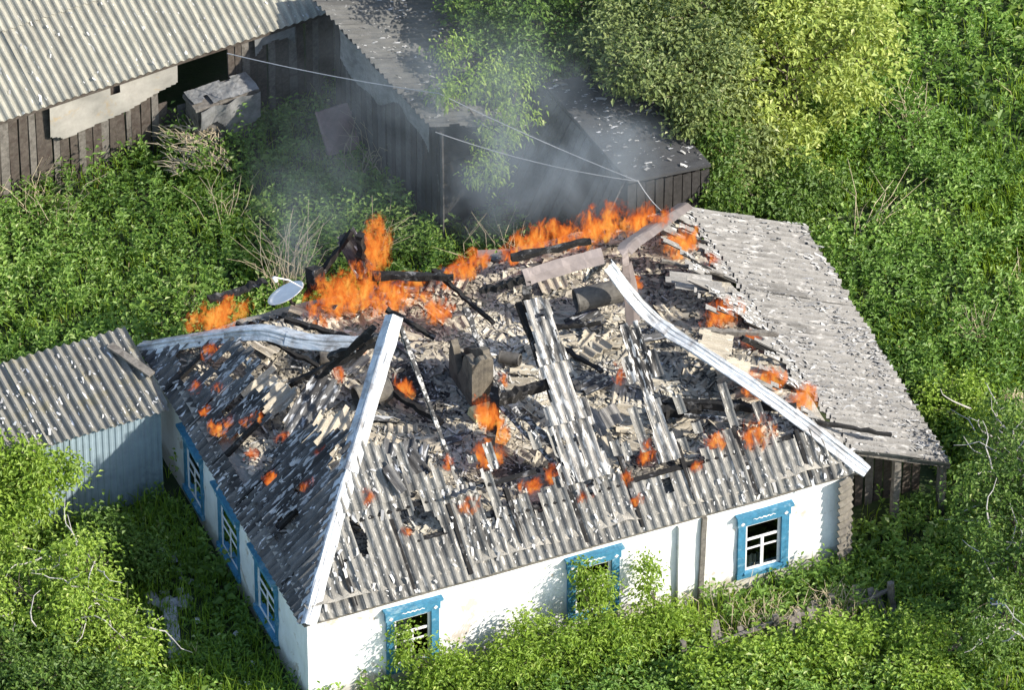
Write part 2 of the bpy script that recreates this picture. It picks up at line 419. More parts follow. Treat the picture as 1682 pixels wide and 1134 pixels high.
def flame_mat(name='fire', cool=0.0):
    m, nt, b = newmat(name)
    nt.nodes.remove(b); out = nt.nodes['Material Output']
    tc = nd(nt, 'ShaderNodeTexCoord'); ln = nd(nt, 'ShaderNodeVectorMath', operation='LENGTH')
    v = coords(nt, 'World', (1, 1, .45))
    wn_ = nd(nt, 'ShaderNodeTexNoise'); wn_.inputs['Scale'].default_value = 4.2; wn_.inputs['Detail'].default_value = 3; nt.links.new(v, wn_.inputs['Vector'])
    of = nd(nt, 'ShaderNodeVectorMath', operation='SUBTRACT'); nt.links.new(wn_.outputs['Color'], of.inputs[0]); of.inputs[1].default_value = (.5, .5, .5)
    os_ = nd(nt, 'ShaderNodeVectorMath', operation='MULTIPLY'); nt.links.new(of.outputs[0], os_.inputs[0]); os_.inputs[1].default_value = (2.6, 2.6, 1.6)
    pa = nd(nt, 'ShaderNodeVectorMath', operation='ADD'); nt.links.new(tc.outputs['Object'], pa.inputs[0]); nt.links.new(os_.outputs[0], pa.inputs[1])
    ps = nd(nt, 'ShaderNodeVectorMath', operation='MULTIPLY'); nt.links.new(pa.outputs[0], ps.inputs[0]); ps.inputs[1].default_value = (1.3, 1.3, 1.2)
    nt.links.new(ps.outputs[0], ln.inputs[0])
    sx = nd(nt, 'ShaderNodeSeparateXYZ'); nt.links.new(tc.outputs['Object'], sx.inputs[0])
    rr_ = math2(nt, 'ADD', ln.outputs['Value'], math2(nt, 'MULTIPLY', sx.outputs['Z'], .28))          # tongues thin out upwards
    n1 = noise(nt, v, 9.0, 5, .62, 1.2)
    body = math2(nt, 'ADD', math2(nt, 'SUBTRACT', 1.0, rr_), math2(nt, 'MULTIPLY', math2(nt, 'SUBTRACT', n1, .54), 5.0))
    d = ramp(nt, body, [(.03, 0.0), (.80, 1.0)])
    heat = math2(nt, 'SUBTRACT', math2(nt, 'ADD', math2(nt, 'MULTIPLY', body, .40), math2(nt, 'MULTIPLY', math2(nt, 'SUBTRACT', noise(nt, v, 6, 3, .6, .8), .34), 1.35)), math2(nt, 'ADD', math2(nt, 'MULTIPLY', sx.outputs['Z'], .16), cool))
    col = ramp(nt, heat, [(.0, (.12, .022, .010)), (.14, (.38, .062, .018)), (.30, (.74, .15, .028)), (.50, (.98, .27, .04)), (.78, (1.0, .56, .12))])
    ab = nd(nt, 'ShaderNodeVolumeAbsorption'); ab.inputs['Color'].default_value = (0, 0, 0, 1)
    em = nd(nt, 'ShaderNodeEmission')
    nt.links.new(math2(nt, 'MULTIPLY', d, 14.0), ab.inputs['Density'])
    nt.links.new(math2(nt, 'MULTIPLY', d, 14.0 * .60), em.inputs['Strength']); nt.links.new(col, em.inputs['Color'])
    ad = nd(nt, 'ShaderNodeAddShader'); nt.links.new(ab.outputs[0], ad.inputs[0]); nt.links.new(em.outputs[0], ad.inputs[1])
    nt.links.new(ad.outputs[0], out.inputs['Volume'])
    m.cycles.volume_step_rate = 0.6
    return m
M_FIRE = flame_mat()
M_EMBER = flame_mat('ember_fire', .16)

# ------------------------------------------------------------------ dimensions of the house
L1, L2, RUN, H, EZ = 9.36, 7.0, 2.89, 2.49, 1.9
INS = 0.14                                    # eave overhang
tanF = H / (L2 / 2); tanS = H / RUN
cF = 1 / math.hypot(1, tanF); sF = tanF * cF; cS = 1 / math.hypot(1, tanS); sS = tanS * cS
PF = (Vector((0, 0, EZ)), Vector((1, 0, 0)), Vector((0, cF, sF)), Vector((0, -sF, cF)))
PL = (Vector((0, L2, EZ)), Vector((0, -1, 0)), Vector((cS, 0, sS)), Vector((-sS, 0, cS)))
PR = (Vector((L1, 0, EZ)), Vector((0, 1, 0)), Vector((-cS, 0, sS)), Vector((sS, 0, cS)))
PB = (Vector((L1, L2, EZ)), Vector((-1, 0, 0)), Vector((0, -cF, sF)), Vector((0, sF, cF)))

# ------------------------------------------------------------------ ground
gx, gy = np.meshgrid(np.linspace(-160, 180, 86), np.linspace(-110, 230, 86), indexing='ij')
gz = -0.02 + 0.0 * gx
gV = np.stack([gx, gy, gz], -1).reshape(-1, 3); gi = np.arange(86 * 86).reshape(86, 86)
gQ = np.stack([gi[:-1, :-1], gi[1:, :-1], gi[1:, 1:], gi[:-1, 1:]], -1).reshape(-1, 4)
tag(add('ground', quad_mesh('ground', gV, gQ), M_GROUND), kind='structure')

# ------------------------------------------------------------------ house: walls
house = thing('burning_house', (4.7, 3.5, 0), 'white limewashed house with blue windows and its roof burnt through', 'house')
FW = [(1.42, 0.32, 0.86, 1.30), (4.42, 0.34, 0.86, 1.30), (7.28, 0.26, 0.86, 1.30)]     # x0, z0, w, h of casings on the front
LW = [(4.62, 0.22, 0.84, 1.30), (3.0, 0.25, 0.95, 1.30), (1.40, 0.28, 0.95, 1.30)]       # y0, z0 on the left side
def wall_mesh(w, h, holes, k):
    nx = int(w / .06); ny = int(h / .06)
    zf = lambda X, Y: 0.05 * (fbm(X * .8 + k, Y * .8, 2) - .5) + .018 * (vn(X * 5, Y * 5 + k, 3) - .5)
    def mk(cx, cy):
        keep = np.ones(cx.shape, bool)
        for (a, b, c, d) in holes: keep &= ~((cx > a + .09) & (cx < a + c - .09) & (cy > b + .08) & (cy < b + d - .1))
        return keep
    return grid_sheet('wall', w, h, nx, ny, zf, mk, thick=.13)
HW = EZ + .06 + .25
X0, X1, Y0, Y1 = INS, L1 - INS, INS, L2 - INS
o = add('wall', wall_mesh(X1 - X0, HW, [(a - X0, b + .25, c, d) for a, b, c, d in FW], 3), M_WALL, house, frame(Vector((1, 0, 0)), Vector((0, 0, 1)), Vector((0, -1, 0)), Vector((X0, Y0, -.25))))
o['label'] = 'sunlit white front wall with three blue windows'
o = add('wall', wall_mesh(Y1 - Y0, HW, [(Y1 - (a + c), b + .25, c, d) for a, b, c, d in LW], 9), M_WALL, house, frame(Vector((0, -1, 0)), Vector((0, 0, 1)), Vector((-1, 0, 0)), Vector((X0, Y1, -.25))))
o['label'] = 'shaded white side wall with three blue windows'
add('wall', wall_mesh(Y1 - Y0, HW, [], 14), M_WALL, house, frame(Vector((0, 1, 0)), Vector((0, 0, 1)), Vector((1, 0, 0)), Vector((X1, Y0, -.25))))
add('wall', wall_mesh(X1 - X0, HW, [], 21), M_WALL, house, frame(Vector((-1, 0, 0)), Vector((0, 0, 1)), Vector((0, 1, 0)), Vector((X1, Y1, -.25))))
MB().box((4.68, 3.5, -.05), (8.6, 6.3, .06)).build('floor', M_WOODB, house)

# windows: local frame a (along the wall), z up, n outward
def window(O, A, N, w, h, dp=1.0):
    O = Vector(O); A = Vector(A); N = Vector(N); Z = Vector((0, 0, 1))
    rot = Matrix((A, N, Z)).transposed()
    def bx(mb, a0, a1, z0, z1, d0, d1): mb.box(O + A * ((a0 + a1) / 2) + Z * ((z0 + z1) / 2) + N * ((d0 + d1) / 2), (abs(a1 - a0), abs(d1 - d0), abs(z1 - z0)), rot, .002)
    def sx_(mb, a0, a1, z0, z1, d0, d1): bx(mb, a0, a1, z0, z1, d0 * dp, d1 * dp)
    c = MB(); t = .125 if dp == 1 else .10
    bx(c, 0, t, .10, h - .14, -.02, .05 * dp); bx(c, w - t, w, .10, h - .14, -.02, .05 * dp)          # jambs
    bx(c, -.01, w + .01, 0, .10, -.02, .06)                                                  # apron
    bx(c, -.02, w + .02, h - .20, h - .01, -.02, .065)                                        # frieze
    bx(c, -.05, w + .05, h - .01, h + .035, -.02, .12)                                        # cornice
    bx(c, t, w - t, h - .235, h - .20, -.02, .04)
    win = c.build('window', M_BLUE, house)
    for a in (t / 2, w - t / 2):                                                               # carved lozenges, weathered pale
        MB().box(O + A * a + Z * (h - .15) + N * .066, (.05, .012, .05), rot @ Matrix.Rotation(math.pi / 4, 3, 'Y')).build('carving', M_WHITE, win)
    MB().tube([O + A * (w * (.28 + .44 * i / 16)) + Z * (h - .105 + .012 * math.sin(i * 1.9)) + N * .064 for i in range(17)], [.004 + .008 * math.sin(math.pi * (i + .3) / 16.6) for i in range(17)], 5).build('carving', M_WHITE, win)
    i0, i1, z0, z1 = t, w - t, .10, h - .235
    s = MB(); f = .045 if dp == 1 else .03
    sx_(s, i0, i0 + f, z0, z1, -.03, .002); sx_(s, i1 - f, i1, z0, z1, -.03, .002)
    sx_(s, i0 + f, i1 - f, z0, z0 + f, -.03, .001); sx_(s, i0 + f, i1 - f, z1 - f, z1, -.03, .001)
    mw_ = .024 if dp == 1 else .015; zt = z0 + (z1 - z0) * .66; zm = z0 + (z1 - z0) * .46; am = (i0 + i1) / 2
    sx_(s, i0 + f, i1 - f, zt - .022, zt + .022, -.026, -.002)
    sx_(s, am - mw_, am + mw_, z0 + f, zt - .022, -.026, .0)
    sx_(s, i0 + f, am - mw_, zm - .015, zm + .015, -.025, -.006); sx_(s, am + mw_, i1 - f, zm - .015, zm + .015, -.025, -.006)
    s.build('sash', M_WHITE, win)
    for (a0, a1, b0, b1) in ((i0 + f, i1 - f, zt + .022, z1 - f), (i0 + f, am - mw_, zm + .015, zt - .022), (am + mw_, i1 - f, zm + .015, zt - .022), (i0 + f, am - mw_, z0 + f, zm - .015), (am + mw_, i1 - f, z0 + f, zm - .015)):
        p = MB(); sx_(p, a0, a1, b0, b1, -.022, -.017); p.build('pane', M_GLASS, win)
    sl_ = MB(); bx(sl_, i0 - .02, i1 + .02, z0 - .02, z0 + .012, -.03, .085); sl_.build('sill', M_BLUE, win)
for a, b, w, h in FW: window((a, Y0, b), (1, 0, 0), (0, -1, 0), w, h)
for (cx_, cz_, cw_, ch_) in ((1.56, .66, .26, .72), (4.98, .62, .18, .78), (7.42, .38, .30, .24)):      # faded curtains hanging inside
    me = grid_sheet('curtain', cw_, ch_, 26, 8, lambda X, Y: .018 * np.sin(X * 70 + Y * 3), lambda p, q: q > .1 * vn(p * 9, p * 0, 2), .003)
    tag(add('curtain', me, M_RAG if cw_ < .2 else M_WHITE, None, frame(Vector((1, 0, 0)), Vector((0, 0, 1)), Vector((0, -1, 0)), Vector((cx_, Y0 + .06, cz_)))),
        {1.56: 'faded curtain hanging inside the left front window', 4.98: 'grey curtain hanging inside the middle front window', 7.42: 'pale cloth behind the lower pane of the right front window'}[cx_], 'curtain')
for a, b, w, h in LW: window((X0, a + w, b), (0, -1, 0), (-1, 0, 0), w, h, .5)
# corner strips on the front wall where the extension joins
MB().beam((6.30, Y0 - .05, -.1), (6.30, Y0 - .05, 1.72), .09, .07, (0, -1, 0)).build('corner_board', M_WALL, house)
MB().beam((6.66, Y0 - .03, -.1), (6.70, Y0 - .03, 1.75), .08, .05, (0, -1, 0), .004, 5, .006).build('corner_board', M_WOOD, house)

# ------------------------------------------------------------------ house: roof sheets
def strip_rand(n, sd, seed):
    return np.random.default_rng(seed).normal(0, sd, n)
_jF, _jL, _jR, _jB = (strip_rand(400, .16, 5), strip_rand(400, .15, 6), strip_rand(400, .2, 8), strip_rand(400, .25, 9))
def sid(s): return np.clip((np.asarray(s) / PITCH + 20).astype(int), 0, 399)
def hipF(s, t):
    y = t * cF; return (s > y * RUN / (L2 / 2) + .02) & (s < L1 - y * RUN / (L2 / 2) - .02)
def hipS(s, t):
    x = t * cS; return (s > x * (L2 / 2) / RUN + .02) & (s < L2 - x * (L2 / 2) / RUN - .02)
def maskF(s, t):
    T = np.interp(s, [0, 1.5, 1.9, 2.3, 2.7, 3.0, 3.3, 3.9, 4.8, 6, 7.4, 8.4, 9.4], [2.6, 2.6, 2.5, 2.3, 1.9, 1.55, 1.15, 1.05, 1.1, 1.0, 1.02, 1.05, 1.0])
    k = sid(s); keep = t < T + _jF[k] + .10 * (vn(s * 20, t * 8, 4) - .5)
    hole = (fbm(s * 1.7 + 3, t * 1.1, 1) > .60) & (t > .75) | (vn(k * .77, t * 1.6 + 7, 2) > .86) & (t > .5)
    frag = (t < T + .9) & (vn(k * 1.37, t * 2.2, 5) > .70)
    return (keep & ~hole | frag) & hipF(s, t)
def maskL(s, t):                       # s runs from the back (y = L2) to the front
    y = L2 - s
    T = np.interp(y, [0, 1.2, 2.0, 3.0, 4.0, 5.0, 6.0, 6.6, 7], [3, 3.2, 2.3, 1.7, 1.4, 1.5, 1.5, 1.1, .6])
    k = sid(s); keep = t < T + _jL[k]
    hole = ((fbm(s * 1.9 + 9, t * 1.5, 3) > .58) | (vn(k * .83, t * 2.6, 6) > .80)) & (t > .34) & (y > 1.1 + .25 * t)
    return keep & ~hole & hipS(s, t)
def maskR(s, t):
    T = np.interp(s, [0, .7, 1.5, 2.5, 3.5, 4.6, 5.5, 6.3, 7], [.9, .75, .8, 1.0, .95, 1.05, 1.25, .9, .5])
    k = sid(s); keep = t < T + _jR[k]
    hole = ((fbm(s * 1.6 + 1, t * 1.4, 5) > .57) | (vn(k * .9, t * 2.0, 1) > .78)) & (t > .15)
    frag = (t < T + .8) & (vn(k * 1.21, t * 1.8, 2) > .74)
    return (keep & ~hole | frag) & hipS(s, t)
def maskB(s, t):
    T = .8 + .7 * (fbm(s * .8, s * .1, 2) - .5)
    k = sid(s); keep = t < T + _jB[k]
    hole = (vn(k * .8, t * 2.2, 4) > .66)
    return keep & ~hole & hipF(s, t)

SW = 1.05
def lay(plane, length, rows, mask, mats, seed):
    n = int(math.ceil(length / SW))
    for r_ in range(rows):
        for i in range(n):
            w = min(SW, length - i * SW)
            slate(house, plane, i * SW, r_ * 1.5 - .0, w, 1.62, mats[min(r_, len(mats) - 1)], mask, .03 + r_ * .022, seed=seed + r_)
lay(PF, L1, 2, maskF, [M_SL_FRONT, M_SL_FRONT], 1)
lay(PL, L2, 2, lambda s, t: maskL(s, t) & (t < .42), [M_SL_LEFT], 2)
# the flaking upper courses of the shaded side, laid as their own sheets
n = int(math.ceil(L2 / SW))
for i in range(n):
    w = min(SW, L2 - i * SW)
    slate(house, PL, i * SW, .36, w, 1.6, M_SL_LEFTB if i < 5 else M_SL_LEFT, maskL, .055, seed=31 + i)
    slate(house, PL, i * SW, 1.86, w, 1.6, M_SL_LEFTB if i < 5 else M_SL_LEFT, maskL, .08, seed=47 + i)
lay(PR, L2, 1, maskR, [M_SL_RIGHT], 3)
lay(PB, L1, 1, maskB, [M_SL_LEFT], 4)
# two tongues of sheets still hanging on their rafters
def tongue(c0, c1, w0, w1, t_lo, t_hi, seed, nrow):
    jj = strip_rand(400, .05, seed)
    for r_ in range(nrow):
        a = t_lo + (t_hi - t_lo) * r_ / nrow; b = t_lo + (t_hi - t_lo) * (r_ + 1) / nrow + .12
        def mk(s, t):
            u = (t - t_lo) / (t_hi - t_lo); c = c0 + (c1 - c0) * u; w = w0 + (w1 - w0) * u
            k = sid(s * 2); edge = np.abs(s - c) < w / 2 + jj[np.clip((t * 2.2).astype(int), 0, 399)]
            return edge & (t < b + jj[k]) & (t > a - .03) & ~((vn(s * 14, t * 3, 3) > .84))
        cc = c0 + (c1 - c0) * (r_ + .5) / nrow
        o_ = slate(house, PF, cc - .6, a, 1.2, b - a, M_SL_STRIP, mk, .07 + r_ * .03, seed=seed + r_)
tongue(5.02, 5.14, .78, .32, 1.0, 3.85, 70, 3)
tongue(6.38, 6.45, .42, .30, .95, 3.1, 80, 2)

# hip and ridge caps of bent sheet metal
CAPP = [(-.205, -.10), (-.20, -.082), (-.115, -.045), (-.105, -.028), (-.075, -.012), (-.045, -.004), (-.034, .028), (0, .04), (.034, .028), (.045, -.004), (.075, -.012), (.105, -.028), (.115, -.045), (.20, -.082), (.205, -.10)]
CAPP = [(a * .76, b * .8) for a, b in CAPP]
def cap(name, pts, ups, mat, prof=CAPP, label=None):
    def cr(P):
        out = []; n = len(P)
        for i in range(n - 1):
            p0, p1, p2, p3 = P[max(i - 1, 0)], P[i], P[i + 1], P[min(i + 2, n - 1)]
            for k in range(6):
                t = k / 6
                out.append(.5 * ((2 * p1) + (p2 - p0) * t + (2 * p0 - 5 * p1 + 4 * p2 - p3) * t * t + (3 * p1 - p0 - 3 * p2 + p3) * t ** 3))
        return out + [P[-1]]
    P = cr([Vector(p) for p in pts]); U = cr([Vector(u) for u in ups])
    m_ = max(1, round(len(P) / 9)); st = [round(i * (len(P) - 1) / m_) for i in range(m_ + 1)]
    for i in range(m_):
        a, b = st[i], min(len(P), st[i + 1] + 1)
        Q = [p + U[a + j].normalized() * (.012 * i) for j, p in enumerate(P[a:b])]
        d0 = (Q[0] - Q[1]).normalized(); Q[0] = Q[0] + d0 * (.05 if i else 0)
        o = MB().sweep(Q, prof, U[a:b]).build(name, mat, house)
        if label: o['label'] = label + (', lower length' if i == 0 and m_ > 1 else ', upper length' if i == m_ - 1 and m_ > 1 else ', middle length' if m_ > 1 else '')
    return o
nF, nL, nR, nB = PF[3], PL[3], PR[3], PB[3]
cap('hip_cap', [(.05, -.02, 1.96), (.98, 1.17, 2.80), (1.95, 2.32, 3.62), (2.91, 3.46, 4.45)], [nF + nL, nF + nL * .9, nF * 1.1 + nL * .7, nF + nL * 1.0], M_ZINC, label='bright bent zinc cap on the near hip')
cap('hip_cap', [(9.42, -.04, 1.95), (8.45, 1.10, 2.72), (7.60, 2.15, 3.22), (7.02, 2.98, 3.52), (6.55, 3.50, 4.28)], [nF + nR, nF + nR * 1.1, nF + nR * 1.2, nF + nR, nF * .8 + nR], M_ZINC, label='long sagging zinc cap on the right hip')
cap('hip_cap', [(-.03, 7.03, 1.97), (.80, 6.05, 2.70), (1.45, 5.35, 3.14), (1.95, 4.80, 3.22), (2.62, 4.25, 3.38)], [nL * 1.1 + nB * .3] * 5, M_ZINC, label='arched zinc cap over the burning left hip')
cap('hip_cap', [(9.38, 6.98, 1.98), (8.3, 5.68, 2.88), (7.25, 4.42, 3.72), (7.12, 4.18, 3.70), (7.14, 4.05, 3.20), (7.16, 3.95, 2.55)], [nB * .6 + nR, nB * .5 + nR, nB * .3 + nR * 1.1, nR * .6 - nB * .5, nR * .3 - nB, nR * .3 - nB], M_TIN_BROWN, [(-.13, -.02), (-.02, .02), (.02, .02), (.13, -.05)], 'scorched brown cap on the back hip')
cap('ridge_cap', [(5.10, 3.5, 4.46), (5.75, 3.52, 4.47), (6.42, 3.5, 4.49)], [(0, -.9, .7)] * 3, M_TIN_BROWN, [(-.13, 0), (0, .015), (.13, 0)], 'flat brown strip left of the ridge')

# charred rafters still standing
def rafter(p0, p1, w=.09, mat=M_CHAR, name='rafter', seg=6, wob=.012):
    return MB().beam(p0, p1, w, w * 1.1, (0, 0, 1), w * .16, 14, w * .16, .8).build(name, mat, house)
rafter((2.96, 3.40, 4.36), (3.06, 1.40, 2.90), .065, M_ASHWOOD)
rafter((4.60, 4.72, 3.05), (4.62, 3.06, 2.45), .085, M_ASHWOOD)
rafter((4.90, 3.30, 4.18), (4.98, 1.0, 2.55), .08)
rafter((6.40, 2.7, 3.75), (6.42, .9, 2.5), .08)
rafter((5.14, 3.5, 4.40), (5.06, 3.28, 3.80), .12)                    # stump under the ridge strip
rafter((5.10, 3.52, 4.42), (4.45, 3.75, 4.20), .10)                   # charred ridge end
rafter((2.62, 3.55, 4.20), (1.75, 4.45, 2.45), .085)
rafter((6.45, 3.55, 4.30), (6.62, 4.70, 3.00), .075, M_ASHWOOD)
rafter((2.05, 4.02, 3.42), (2.95, 3.55, 4.05), .09)
# eaves boards under the sheets
MB().beam((.06, .10, 1.86), (9.28, .10, 1.86), .10, .08, jit=.004, seg=12, wob=.006).build('wall_plate', M_WOOD, house)
MB().beam((.10, .1, 1.86), (.10, 6.9, 1.86), .10, .08, jit=.004, seg=10, wob=.006).build('wall_plate', M_WOOD, house)
for i in range(9):
    x = .9 + i * .95
    e_ = min(.94, .9 * min(x, L1 - x) - .1)
    MB().beam((x, .06, 1.95), (x, .06 + e_, 1.95 + e_ * tanF), .07, .08, jit=.005, seg=3, wob=.01).build('rafter', M_CHAR, house)
for i in range(6):
    y = .9 + i * 1.0
    e_ = min(.75, .7 * min(y, L2 - y) - .1)
    MB().beam((.06, y, 1.95), (.06 + e_, y, 1.95 + e_ * tanS), .07, .08, jit=.005, seg=3, wob=.01).build('rafter', M_CHAR, house)
    MB().beam((9.30, y, 1.95), (9.30 - e_, y, 1.95 + e_ * tanS), .07, .08, jit=.005, seg=3, wob=.01).build('rafter', M_CHAR, house)
for i, (z, y) in enumerate(((2.40, .72), (2.72, 1.15))):
    MB().beam((.9 + i * .4, y - .04, z - .03), (8.5 - i * 4.2, y - .04, z - .03), .09, .03, jit=.004, seg=9, wob=.01).build('batten', M_CHAR, house)

# chimney: a hollow broken stack
def chimney():
    mb = MB(); x0, x1, y0, y1, zb = 4.20, 4.56, 3.45, 4.40, 1.9
    def wallrow(p, q, prof, th):
        p = Vector(p); q = Vector(q); d = q - p; n = Vector((d.y, -d.x, 0)).normalized(); N = 11
        ring = []
        for i in range(N + 1):
            t = i / N; c = p.lerp(q, t); z = float(np.interp(t, [a for a, _ in prof], [b for _, b in prof])) + R.uniform(-.03, .03)
            ids = []
            for off in (0, -th):
                for zz in (zb, z):
                    ids.append(len(mb.v)); mb.v.append(Vector((c.x, c.y, zz)) + n * (off + R.uniform(-.002, .002)))
            ring.append(ids)
        for a, b in zip(ring, ring[1:]):
            mb.f += [[a[0], b[0], b[1], a[1]], [a[2], a[3], b[3], b[2]], [a[1], b[1], b[3], a[3]]]
        mb.f += [[ring[0][0], ring[0][1], ring[0][3], ring[0][2]], [ring[-1][0], ring[-1][2], ring[-1][3], ring[-1][1]]]
    wallrow((x0, y1 - .001, 0), (x0, y0, 0), [(0, 2.55), (.10, 2.85), (.20, 2.74), (.38, 2.34), (.52, 2.55), (.68, 3.02), (.85, 3.06), (1, 2.98)], .11)
    wallrow((x0 + .002, y0 - .002, 0), (x1, y0 - .002, 0), [(0, 2.98), (.3, 3.02), (.6, 3.10), (1, 3.00)], .11)
    wallrow((x1 + .002, y0, 0), (x1 + .002, y1, 0), [(0, 3.0), (.25, 3.12), (.5, 2.9), (.8, 2.7), (1, 2.55)], .11)
    wallrow((x1, y1 + .002, 0), (x0, y1 + .002, 0), [(0, 2.5), (.5, 2.48), (1, 2.42)], .11)
    mb.build('chimney', M_CLAY, house)['label'] = 'broken hollow clay chimney stack with a notched rim'
chimney()

# attic floor under the debris
ax = np.linspace(.14, L1 - .14, 93); ay = np.linspace(.14, L2 - .14, 70)
AX, AY = np.meshgrid(ax, ay, indexing='ij')
def floor_z(x, y):
    e = np.minimum(np.minimum(x, L1 - x), np.minimum(y, L2 - y))
    return 1.97 + .16 * fbm(x * 1.1, y * 1.1, 1) + .14 * np.clip(vn(x * .7 + 5, y * .7, 3) - .45, 0, 1) + .20 * np.exp(-((e - .95) / .45) ** 2) - .05 * np.exp(-(e / .3) ** 2) + .05 * vn(x * 5, y * 5, 6)
AZ = floor_z(AX, AY)
aV = np.stack([AX, AY, AZ], -1).reshape(-1, 3); ai = np.arange(93 * 70).reshape(93, 70)
aQ = np.stack([ai[:-1, :-1], ai[1:, :-1], ai[1:, 1:], ai[:-1, 1:]], -1).reshape(-1, 4)
add('attic_floor', quad_mesh('attic_floor', aV, aQ, smooth=False), M_ASHBED, house)['label'] = 'attic floor buried in pale ash'

# ------------------------------------------------------------------ lean-to on the right
LT = math.atan(.487); cL, sL_ = math.cos(LT), math.sin(LT)
PLT = (Vector((11.55, .42, 1.93 - (11.55 - 9.36) * .487)), Vector((0, 1, 0)), Vector((-cL, 0, sL_)), Vector((sL_, 0, cL)))
lean = thing('lean_to', (10.4, 3.6, 0), 'open lean-to along the right side roofed in pale flaking slate', 'shed')
def maskLT(s, t):
    x = 11.55 - t * cL; xo = 11.05 + .42 * s / 6.5 + .05 * (vn(np.floor(s / PITCH) * .9, 0 * s, 2) - .5)
    return (x < xo) & (x > 9.33 - .02)
for i in range(7):
    w = min(SW, 6.55 - i * SW)
    slate(lean, PLT, i * SW, .05, w, 1.25, M_SL_RIGHT, maskLT, .0, amp=.042, seed=200 + i, cell=(6, .1))
    slate(lean, PLT, i * SW, 1.15, w, 1.4, M_SL_RIGHT, maskLT, .025, amp=.042, seed=220 + i, cell=(6, .1))
for x, y, z in ((11.0, .62, 1.08), (10.2, .60, 1.44), (11.2, 3.4, 1.0), (11.35, 6.7, .92)):
    MB().beam((x, y, -.1), (x, y, z), .11, .11, (0, -1, 0), .008, 4, .012).build('post', M_WOOD, lean)
MB().beam((9.5, .55, 1.80), (11.1, .55, 1.02), .07, .10, jit=.005, seg=3).build('rafter', M_WOOD, lean)
MB().beam((11.05, .5, 1.02), (11.42, 6.8, .87), .08, .09, jit=.005, seg=5).build('rafter', M_WOOD, lean)
for i in range(9):
    x = 9.55 + i * .165; z = 1.75 - (x - 9.36) * .487
    MB().beam((x, 1.25 + R.uniform(-.02, .02), -.1), (x + R.uniform(-.02, .02), 1.25, z), .13, .025, (0, -1, 0), .006, 3, .006).build('board', M_WOODB if i % 3 else M_WOOD, lean)

# corrugated offcut standing at the house corner
cs_me = grid_sheet('corner_sheet', .30, 1.85, 8, 74, lambda X, Y: .028 * np.cos(2 * np.pi * Y / .15) - .9 * (X - .15) ** 2, None, .01)
o = add('slate_offcut', cs_me, M_STONE, None, frame(Vector((.93, .36, 0)), Vector((-.03, 0, 1)).normalized(), Vector((.36, -.93, 0)), Vector((8.95, -.06, -.02))))
tag(o, 'upright corrugated slate offcut propped at the sunny house corner', 'slate sheet')

# ------------------------------------------------------------------ left annex
annex = thing('annex_shed', (-2.5, 6.4, 0), 'low annex with mossy corrugated roof and blue grey ribbed wall', 'shed')
aT = math.radians(9); PA = (Vector((-4.7, 5.30, 1.82)), Vector((1, .055, 0)).normalized(), None, None)
E_ = PA[1]; S_ = Vector((-.055 * math.cos(aT), math.cos(aT), math.sin(aT))); S_ = (S_ - E_ * S_.dot(E_)).normalized(); PA = (PA[0], E_, S_, E_.cross(S_))
def maskA(s, t): return s < np.interp(t, [0, .9, 1.75], [4.66, 4.69, 4.67])
for i in range(5):
    slate(annex, PA, i * SW - .55, 0, SW, 1.85, M_SL_ANNEX, maskA if i >= 3 else None, .03 + .012 * (i % 2), seed=300 + i, amp=.03, cell=(6, .12))
rb = lambda X, Y: .012 * np.where((X / .11) % 1 < .35, 1.0, 0.0)
for i in range(3):
    me = grid_sheet('ribbed_sheet', 1.54, 1.86, 84, 1, rb, None, .004)
    add('ribbed_sheet', me, M_RIBBED, annex, frame(E_, Vector((0, 0, 1)), E_.cross(Vector((0, 0, 1))), Vector((-4.75, 5.46, -.05)) + E_ * (i * 1.53) + Vector((0, -.004 * i, 0))))
MB().beam((-4.7, 5.50, 1.80), (-.12, 5.76, 1.80), .07, .07, jit=.003, seg=5).build('rafter', M_WOOD, annex)
MB().beam((-.50, 7.02, 2.16), (-.10, 6.20, 2.06), .14, .04, jit=.006, seg=3).build('barge_board', M_WOOD, annex)
MB().box((-2.5, 6.95, .95), (4.4, .06, 2.0)).build('back_wall', M_WOOD, annex)

# ------------------------------------------------------------------ barn, upper left
def rotz(a): return Vector((math.cos(a), math.sin(a), 0)), Vector((-math.sin(a), math.cos(a), 0))
ba = math.radians(6.3); bE, bY = rotz(ba)
bO = Vector((-.11, 13.31, 1.9))
barn = thing('barn', tuple(Vector((2.5, 15.5, 0))), 'long barn with bleached corrugated roof and patched board wall', 'barn')
bp = math.radians(23); bS = bY * math.cos(bp) + Vector((0, 0, math.sin(bp))); PBN = (bO, bE, bS, bE.cross(bS))
for r_ in range(4):
    for i in range(-3, 8):
        slate(barn, PBN, i * SW - .3 + .0, r_ * 1.55 - .02, SW, 1.68, M_SL_BARN, None, .03 + r_ * .02 + .006 * (i % 2), seed=400 + r_, wob=.006)
bp2 = lambda s, y, z: bO + bE * s + bY * y + Vector((0, 0, z - 1.9))
MB().beam(bp2(-3.4, .12, 1.84), bp2(8.1, .12, 1.84), .10, .12, jit=.004, seg=12, wob=.006).build('wall_plate', M_WOODB, barn)
s = -3.3; i = 0
while s < 8.0:
    w = R.uniform(.11, .17)
    top = 1.80 if not (3.0 < s < 4.25) else R.uniform(.75, 1.0)
    MB().beam(bp2(s, .22 + R.uniform(-.015, .015), -.1), bp2(s + R.uniform(-.02, .02), .22, top), w, .03, bY, .004, 3, .006).build('board', (M_WOODB, M_WOOD, M_WOODB)[i % 3], barn)
    s += w + R.uniform(.004, .025); i += 1
MB().box(bp2(2.5, 2.4, .9), (11, .06, 1.8), Matrix((bE, bY, Vector((0, 0, 1)))).transposed()).build('back_wall', M_DARKFILL, barn)  # wall inside the barn, interior shade painted as near-black
